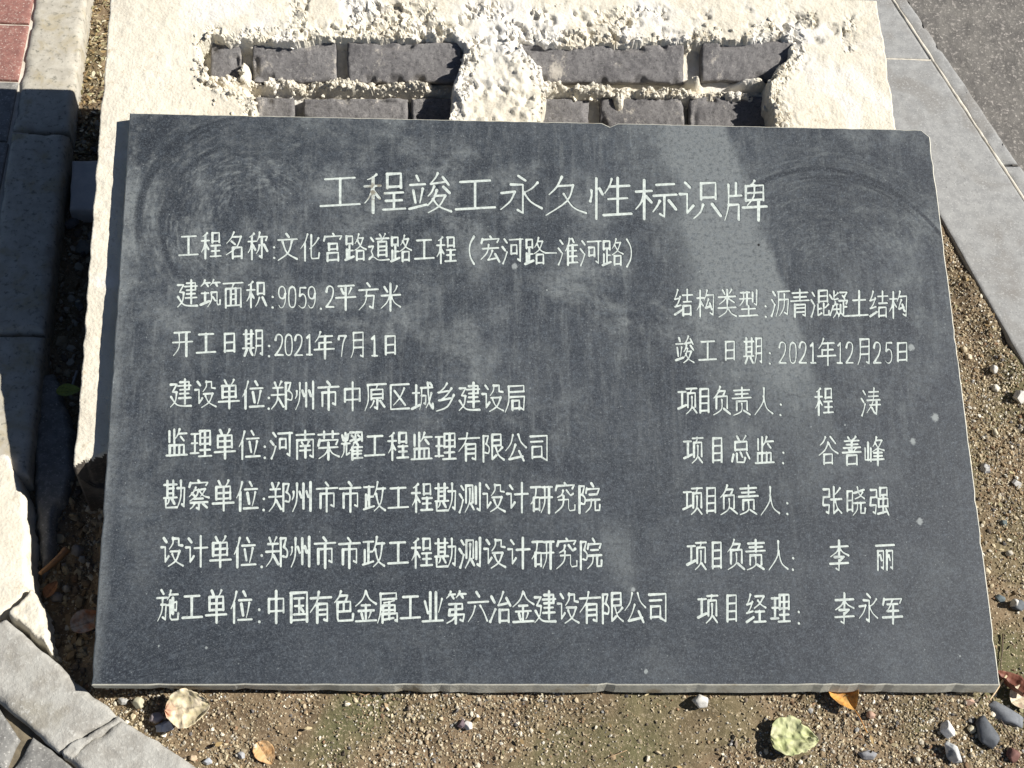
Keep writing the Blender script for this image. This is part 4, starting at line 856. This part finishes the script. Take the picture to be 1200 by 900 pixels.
# gully: darker rubble
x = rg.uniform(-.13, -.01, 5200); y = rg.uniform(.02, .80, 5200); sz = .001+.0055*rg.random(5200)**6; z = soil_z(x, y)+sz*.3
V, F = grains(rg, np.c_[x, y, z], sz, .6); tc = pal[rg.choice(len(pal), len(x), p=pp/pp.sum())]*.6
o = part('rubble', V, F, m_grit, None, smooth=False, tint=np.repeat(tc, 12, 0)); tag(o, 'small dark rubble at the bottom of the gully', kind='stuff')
# litter
def leafbits(n, x0, x1, y0, y1):
    Vs, Fs, T = [], [], []
    cols = np.array([(.34, .24, .11), (.22, .15, .07), (.48, .40, .24), (.14, .10, .06), (.30, .27, .15), (.55, .50, .36)])
    for i in range(n):
        cx, cy = rg.uniform(x0, x1), rg.uniform(y0, y1); L = .0025+.0075*rg.random()**1.6; Wd = L*rg.uniform(.22, .6); a = rg.uniform(0, 6.28)
        tl = rg.normal(0, .45); cz = float(soil_z(np.array(cx), np.array(cy)))+.001+.008*rg.random()**1.5; cl = rg.uniform(-.8, .8)
        b = len(Vs)*6; P = []
        for s, w in ((-1, .15), (-.35, 1), (.35, .85), (1, .05)):
            P.append((s, w))
        pts = [(-1, 0, 0), (-.2, 1, cl), (.7, .6, cl*.6), (1.05, 0, 0), (.5, -.7, cl*.7), (-.4, -.9, cl)]
        q = []
        for s, w, h in pts:
            x_ = s*L/2; y_ = w*Wd/2; h_ = h*Wd*.4; x2 = x_*math.cos(tl); z2 = x_*math.sin(tl)+h_
            q.append((cx+x2*math.cos(a)-y_*math.sin(a), cy+x2*math.sin(a)+y_*math.cos(a), cz+z2))
        Vs.append(q); Fs += [(b, b+1, b+5), (b+1, b+2, b+4), (b+1, b+4, b+5), (b+2, b+3, b+4)]; T += [cols[rg.integers(6)]*rg.uniform(.7, 1.2)]*6
    return np.array(Vs).reshape(-1, 3), np.array(Fs), np.array(T)
V, F, T = leafbits(2200, -.122, -.036, .70, 1.12); o = part('leaf_litter', V, F, m_litter, None, smooth=False, tint=T); tag(o, 'dry brown leaf litter filling the gully at the upper left', kind='stuff')
V, F, T = leafbits(900, -.10, 1.10, -.16, .55)
k = np.array([not (.0 < V[f[0]][0] < .89 and V[f[0]][1] > .0) and V[f[0]][0] < RK_IN(V[f[0]][1]) for f in F]); o = part('soil_flecks', V, F[k], m_litter, None, smooth=False, tint=T); tag(o, 'tiny dry leaf flecks scattered on the soil', kind='stuff')

# ------------------------------------------------------------------ single pebbles
def pebble(px, py, wpx, hpx, tall, col, label, seed, rot=0., name='pebble', mottle=.25, cat='pebble', group='loose pebbles on the soil', spec=.3, facet=False, col2=None, lift=0.):
    r = random.Random(seed); z0 = float(soil_z(*[np.array(t) for t in at(px, py, -.01)[:2]])); c = at(px, py, z0+tall*.4); wpx *= 1.15; hpx *= 1.15
    sx = np.linalg.norm(at(px+wpx/2, py, c[2])-c); sy = np.linalg.norm(at(px, py-hpx/2, c[2])-c)
    bm = bmesh.new(); bmesh.ops.create_icosphere(bm, subdivisions=4 if facet else 3, radius=1)
    for v in bm.verts:
        p = np.array(v.co); k = 1+(.05*float(fbm(p[0]*5+seed, p[1]*5+p[2]*3, seed+6, 3)))+.22*float(fbm(p[0]*1.1+seed, p[1]*1.1+p[2]*.7, seed, 3))*1.3+(.22*float(vn(p[0]*4+seed, p[1]*4+p[2]*4, seed+3)-.5) if not facet else 0)
        q = p*k
        if True:
            for a in range(8):
                nn = np.array([math.cos(a*1.3+seed), math.sin(a*1.3+seed), .5*math.sin(a*2.1+seed)]); nn /= np.linalg.norm(nn); dd = q@nn-(.55 if facet else .70)
                if dd > 0: q = q-nn*dd
        v.co = q
    x = np.array([v.co[:] for v in bm.verts])*[sx, sy, tall*.6]
    cr_, sr_ = math.cos(rot), math.sin(rot); x = np.c_[x[:, 0]*cr_-x[:, 1]*sr_, x[:, 0]*sr_+x[:, 1]*cr_, x[:, 2]]
    F = [[v.index for v in f.verts] for f in bm.faces]; bm.free()
    key = ('peb', col, col2)
    if key not in PM:
        M = Mat('pebble_stone', .75, spec); cc = M.mix(M.ss(M.noise(160, 4, .65), .4, .65), col, tuple(a*(1-mottle) for a in col))
        if col2: cc = M.mix(M.ss(M.noise(70, 3, .6), .46, .56), cc, col2)
        PM[key] = M.out(cc, M.bump(M.noise(500, 4, .7), .35, .0008))
    c = np.array([c[0], c[1], z0+tall*.35+lift]); b = x+c
    o = thing_mesh(name, b, F, PM[key], True); return tag(o, label, cat, group)
PM = {}
WH = (.62, .60, .55); CR = (.60, .50, .34); GY = (.26, .26, .27); SL = (.10, .108, .12); BR = (.26, .17, .11); PK = (.50, .33, .24)
pebble(821, 821, 21, 15, .010, WH, 'round white pebble just under the middle of the plaque edge', 1)
pebble(1110, 856, 22, 26, .010, (.66, .65, .62), 'angular white stone chip right of the grit, below the plaque corner', 2, .5, facet=True)
pebble(1118, 884, 20, 32, .014, (.60, .60, .58), 'tall white and slate stone chip casting a black shadow near the bottom edge', 3, .5, facet=True, col2=(.16, .19, .22))
pebble(1157, 860, 26, 36, .013, SL, 'dark slate-blue pebble standing among the grit', 4, .2, spec=.45)
pebble(1180, 838, 46, 22, .009, (.17, .18, .195), 'long flat slate pebble below the lower right plaque corner', 5, -.55, spec=.45)
pebble(1187, 884, 16, 17, .009, (.17, .085, .07), 'small round reddish brown pebble at the bottom right', 6)
pebble(1017, 884, 24, 11, .007, GY, 'small flat grey pebble at the bottom edge', 7)
pebble(191, 852, 25, 17, .009, (.44, .46, .50), 'bluish white pebble below the cream leaf', 8, .3, facet=True)
pebble(183, 841, 19, 13, .008, (.36, .31, .31), 'mauve grey pebble beside the bluish one', 9, .2)
pebble(163, 825, 19, 15, .008, (.45, .42, .30), 'yellowish pebble between slanting kerb and plaque', 10, facet=True)
pebble(145, 822, 15, 11, .006, (.44, .43, .40), 'pale grey chip touching the slanting kerb', 11, facet=True)
pebble(1195, 463, 22, 15, .014, WH, 'bright white stone at the right margin with a black shadow', 12, .6, facet=True)
pebble(1155, 548, 17, 13, .007, (.5, .49, .46), 'grey and white chip on the soil right of the plaque', 13, -.6, facet=True, col2=(.15, .15, .16))
pebble(1191, 566, 14, 10, .006, (.55, .53, .5), 'small pale chip at the right margin', 14, -.5, facet=True)
pebble(541, 849, 15, 11, .006, (.16, .12, .13), 'dark purple chip in front of the plaque middle', 15, .3, facet=True)
pebble(549, 851, 14, 13, .007, (.63, .60, .56), 'white chip touching the dark purple one', 16, .2, facet=True)
pebble(1021, 838, 11, 9, .006, PK, 'small pinkish pebble right of the orange leaf', 17)
pebble(1137, 822, 14, 9, .006, PK, 'pink chip under the right end of the plaque edge', 18, facet=True)
pebble(1176, 612, 12, 8, .005, (.12, .15, .15), 'dark teal stone chip right of the plaque', 19, facet=True)
pebble(1172, 701, 13, 9, .005, (.13, .16, .17), 'bluish dark pebble low beside the plaque edge', 20, -.2)
pebble(1192, 709, 18, 14, .006, (.12, .13, .14), 'dark slate pebble at the right margin', 21, -.4)
pebble(1189, 707, 9, 8, .013, WH, 'white pebble resting on the dark slate pebble', 22)
pebble(1157, 670, 9, 8, .006, CR, 'cream pebble right of the lower plaque edge', 23)
pebble(1183, 648, 10, 7, .006, (.5, .46, .38), 'pale tan pebble near the right margin', 24)
pebble(1165, 432, 9, 9, .008, WH, 'white pebble upper right on the soil strip', 25)
pebble(1130, 409, 8, 7, .006, CR, 'cream pebble close to the upper right plaque edge', 26)
pebble(1135, 418, 8, 7, .006, (.6, .5, .36), 'tan pebble just below the cream one by the plaque edge', 27)
pebble(1167, 455, 10, 8, .007, (.66, .62, .52), 'cream white pebble on the gritty patch', 28)
pebble(1166, 507, 8, 8, .006, (.6, .54, .4), 'round straw-coloured pebble on the right strip', 29)
pebble(205, 836, 10, 8, .006, (.4, .3, .17), 'brown pebble left of the cream leaf', 30)
pebble(1139, 854, 11, 9, .006, (.64, .58, .42), 'cream pebble left of the slate-blue one', 31)
pebble(1075, 890, 9, 8, .006, (.62, .55, .42), 'cream pebble in the grit at the bottom', 32)
pebble(226, 888, 10, 8, .006, (.55, .42, .28), 'tan pebble at the bottom left beside the kerb', 33)
pebble(243, 893, 16, 9, .006, (.42, .44, .47), 'flat bluish grey chip at the bottom left', 34, facet=True)
pebble(283, 886, 12, 10, .006, (.37, .37, .37), 'grey chip left of the small tan leaf', 35, facet=True)
RL = ['largest brownish stone lying lowest in the shadowed gully beside the broken mortar', 'greyish stone just right of the lowest gully stone', 'small grey stone below the thick brown stick', 'rounded grey stone at the upper end of the brown stick', 'wide brown stone in the gully below the loose paver', 'dark upright stone just under the loose paver', 'tan stone touching the pedestal below the loose paver']
for k_, (px, py, w, h, c) in enumerate([(66, 700, 17, 12, (.24, .22, .2)), (78, 690, 11, 9, (.3, .28, .25)), (96, 655, 9, 8, (.3, .3, .28)), (90, 645, 16, 14, (.22, .21, .2)), (98, 290, 22, 18, (.2, .19, .16)), (86, 260, 14, 18, (.14, .14, .14)), (108, 275, 12, 12, (.22, .2, .16))]):
    o = pebble(px, py, w, h, .009, c, RL[k_], 60+k_, k_*.5, name='rubble_stone', cat='stone', group='rubble stones in the shadowed gully')

# ------------------------------------------------------------------ single leaves and twigs
def leaf(px, py, Lpx, Wpx, ang, mat, label, seed, curl=.25, crump=.0, lift=.004, tip=1.0, tilt=(0, 0), name='leaf', stalk=.0, group=None, asym=.5):
    """blade as a thin closed sheet: length along local x, its edges curling up"""
    z0 = float(soil_z(*[np.array(t) for t in at(px, py, -.01)[:2]])); c = at(px, py, z0+lift)
    L = np.linalg.norm(at(px+Lpx/2, py, c[2])-c)*2; Wd = np.linalg.norm(at(px+Wpx/2, py, c[2])-c)*2
    n, m = 44, 23; s = np.linspace(0, 1, n)[:, None]; t = np.linspace(-1, 1, m)[None]
    w = np.sin(np.pi*np.clip(s, 0, 1)**asym)**.75*(1-.0*s); w = np.maximum(w, .015)
    w = w*(1+.10*fbm(s*9, s*0+seed, seed, 2))
    x = (s-.5)*L+0*t; y = t*w*Wd/2
    z = curl*Wd*(t**2)*w+.16*curl*L*((s-.5)*2)**2-.0006*np.exp(-(t/.12)**2)+0*s
    x = x+0*t; z = z+crump*(.5-1.6*np.abs(fbm((s+seed)*4+0*t, t*1.8+0*s, seed, 2)))+.0004*fbm(s*30+0*t, t*9+0*s, seed+2, 2)
    x = x*(1-.18*curl); X = np.broadcast_to(x, z.shape); Y = np.broadcast_to(y, z.shape)
    if crump: Y = Y+crump*.5*fbm(X*300, Y*300, seed+3, 2); X = X+crump*.5*fbm(Y*300, X*300, seed+4, 2)
    V = np.stack([X, Y, z], -1).reshape(-1, 3)
    Rx = Matrix.Rotation(tilt[0], 3, 'X')@Matrix.Rotation(tilt[1], 3, 'Y'); Rz = Matrix.Rotation(ang, 3, 'Z')
    V = V@np.array((Rz@Rx)).T; Vb = V-np.array([0, 0, .00035]); zmin = V[:, 2].min(); V = V-[0, 0, zmin]; Vb = Vb-[0, 0, zmin]
    F = gridF(n, m)[:, ::-1]; N = n*m; ring = [i*m for i in range(n)]+[(n-1)*m+j for j in range(1, m)]+[i*m+m-1 for i in range(n-2, -1, -1)]+[j for j in range(m-2, 0, -1)]
    side = [(a, b, b+N, a+N) for a, b in zip(ring, ring[1:]+ring[:1])]
    A = np.r_[V, Vb]+np.array([c[0], c[1], z0+lift-.003])
    F2 = F.tolist()+(F[:, ::-1]+N).tolist()+side
    vein = .45*np.exp(-(t/.05)**2)+.32*np.exp(-((((s*7.5-np.abs(t)*1.1) % 1)-.5)/.11)**2)*(np.abs(t) < .93)+0*s
    blot = 1-.35*sstep(.62, .8, vn(s*9+0*t+seed, t*5+0*s, seed+8)); tn = np.repeat(((1-vein*.7)*blot).reshape(-1, 1), 3, 1); tn = np.r_[tn, tn]
    if not stalk: return tag(thing_mesh(name, A, F2, mat, tint=tn), label, 'leaf', group)
    root = empty(name, (c[0], c[1], z0)); tag(root, label, 'leaf', group); part('blade', A, F2, mat, root, tint=tn)
    d = np.array([math.cos(ang), math.sin(ang), 0]); st0 = np.array([c[0], c[1], z0+.003])+d*L*.48; P = [st0+d*stalk*k/5+np.array([0, 0, -.0004*k])+np.array([-d[1], d[0], 0])*.0006*math.sin(k) for k in range(6)]
    V, F = tube(P, [.0006]*6); part('stalk', V, F, mat, root, tint=np.ones((len(V), 3))); return root
def tube(P, R, k=7):
    V = []; P = [np.array(p, float) for p in P]
    for i, (p, r) in enumerate(zip(P, R)):
        d = P[min(i+1, len(P)-1)]-P[max(i-1, 0)]; d /= np.linalg.norm(d)+1e-12; a = np.cross(d, (0, 0, 1.)); a /= np.linalg.norm(a)+1e-9; b = np.cross(d, a)
        V += [p+r*(math.cos(6.2832*j/k)*a+math.sin(6.2832*j/k)*b) for j in range(k)]
    F = [(i*k+j, i*k+(j+1) % k, (i+1)*k+(j+1) % k, (i+1)*k+j) for i in range(len(P)-1) for j in range(k)]+[tuple(range(k))[::-1], tuple((len(P)-1)*k+j for j in range(k))]
    return np.array(V), F
m_l1 = leaf_mat('leaf_cream', (.66, .56, .40), (.58, .46, .28), (.70, .62, .48), 60)
def cream_mat():
    M = Mat('leaf_cream_red', .55, .35); c = M.mix(M.ss(M.noise(120, 4, .6), .35, .7), (.68, .58, .42), (.58, .50, .30))
    g = M.m2('ADD', M.spot(-.021, -.003, .015, .011, .6), M.m2('MULTIPLY', M.noise(200, 3, .6), .35)); c = M.mix(M.m2('MULTIPLY', M.ss(g, .3, .9), .6), c, (.64, .27, .18)); c = M.mix(1., c, M.attr(), 'MULTIPLY')
    return M.out(c, M.bump(M.noise(300, 4, .6), .3, .001))
leaf(221, 829, 56, 46, .12, cream_mat(), 'cream leaf with a pinkish red end, propped against the plaque edge', 1, .26, .0035, .010, tilt=(.35, -.1), asym=.8)
leaf(310, 882, 34, 24, -.95, leaf_mat('leaf_tan', (.56, .32, .14), (.62, .42, .22), (.42, .24, .10)), 'small tan orange leaf lying on the soil at the bottom left', 2, .18, 0, .004, asym=.8)
leaf(991, 813, 44, 34, -1.15, leaf_mat('leaf_orange', (.55, .25, .05), (.62, .36, .10), (.36, .15, .04)), 'pointed orange brown leaf poking out from under the plaque', 3, .3, .0006, .005, tilt=(.2, 0), stalk=.024, asym=.7)
leaf(931, 865, 58, 46, -.15, leaf_mat('leaf_green', (.40, .43, .20), (.50, .50, .28), (.55, .52, .34)), 'crumpled yellow green leaf on the soil below the plaque', 4, .12, .0042, .009, asym=.65)
leaf(1182, 803, 44, 26, 2.2, leaf_mat('leaf_dark_red', (.17, .06, .04), (.26, .11, .07), (.08, .03, .025)), 'dark reddish brown curled leaf at the lower right plaque corner', 5, .5, .002, .010, tilt=(.5, .1), asym=.7)
leaf(1200, 816, 36, 28, .4, leaf_mat('leaf_pale', (.64, .55, .40), (.56, .45, .30), (.66, .40, .30)), 'pale cream leaf below the dark red leaf at the right margin', 6, .2, .0006, .008, asym=.7)
leaf(80, 457, 30, 17, .12, leaf_mat('leaf_olive', (.30, .34, .06), (.24, .28, .06), (.20, .22, .05)), 'olive green leaf in the dark gully beside the pedestal', 7, .2, 0, .022, asym=.8)
leaf(104, 728, 46, 30, .35, leaf_mat('leaf_grey', (.40, .36, .32), (.42, .17, .07), (.34, .34, .34)), 'greyish leaf with a rusty centre in the shadow by the plaque', 8, .25, .0, .006, asym=.7)
leaf(60, 690, 26, 14, 1.1, leaf_mat('leaf_brown', (.28, .13, .06), (.2, .1, .05), (.34, .2, .1)), 'brown leaf in the gully next to the broken mortar', 9, .35, 0, .012, asym=.7)
m_tw = leaf_mat('dry_twig', (.40, .28, .16), (.30, .20, .11), (.50, .38, .24), 200, False)
def twig(pts, r, label, seed, mat=None, name='twig', dz=.003):
    P = []
    for i, (x, y) in enumerate(pts):
        p = at(x, y, -.008); p[2] = float(soil_z(np.array(p[0]), np.array(p[1])))+dz; P.append(p)
    Q = []
    for a, b in zip(P[:-1], P[1:]): Q += [a+(b-a)*k/4 for k in range(4)]
    Q.append(P[-1]); V, F = tube(Q, [r*(1-.5*i/len(Q)) for i in range(len(Q))]); V = V+.0003*fbm(V[:, :1]*400, V[:, 1:2]*400, seed, 2)
    return tag(thing_mesh(name, V, F, mat or m_tw), label, 'twig')
twig([(402, 815), (415, 817), (428, 821), (434, 819)], .0007, 'thin curved straw under the lower left of the plaque edge', 1)
twig([(1176, 795), (1168, 806), (1160, 818), (1154, 826)], .0013, 'pale twig slanting from the lower right plaque corner', 2, leaf_mat('straw', (.55, .42, .26), (.45, .33, .2), (.6, .5, .34), 200, False), dz=.012)
twig([(1168, 836), (1176, 850), (1190, 872), (1194, 880)], .0008, 'thin dark twig between the slate pebbles', 3, leaf_mat('dark_twig', (.10, .06, .04), (.07, .05, .035), (.14, .09, .06), 200, False))
twig([(1176, 742), (1175, 765), (1172, 790)], .0009, 'dark upright twig beside the lower right plaque edge', 4, leaf_mat('dark_twig', (.10, .07, .04), (.07, .05, .035), (.14, .09, .06), 200, False))
twig([(76, 637), (66, 648), (52, 661), (44, 668)], .0042, 'thick rusty brown stick in the dark gully', 5, leaf_mat('brown_stick', (.30, .16, .07), (.22, .11, .05), (.36, .22, .1), 90, False), dz=.02)
twig([(86, 422), (80, 441)], .0018, 'short grey straw in the dark gully above the olive leaf', 6, leaf_mat('grey_straw', (.4, .4, .38), (.3, .3, .28), (.45, .44, .4), 200, False), dz=.01)
twig([(712, 888), (735, 879)], .0006, 'fine dry stalk on the soil at the bottom', 7)
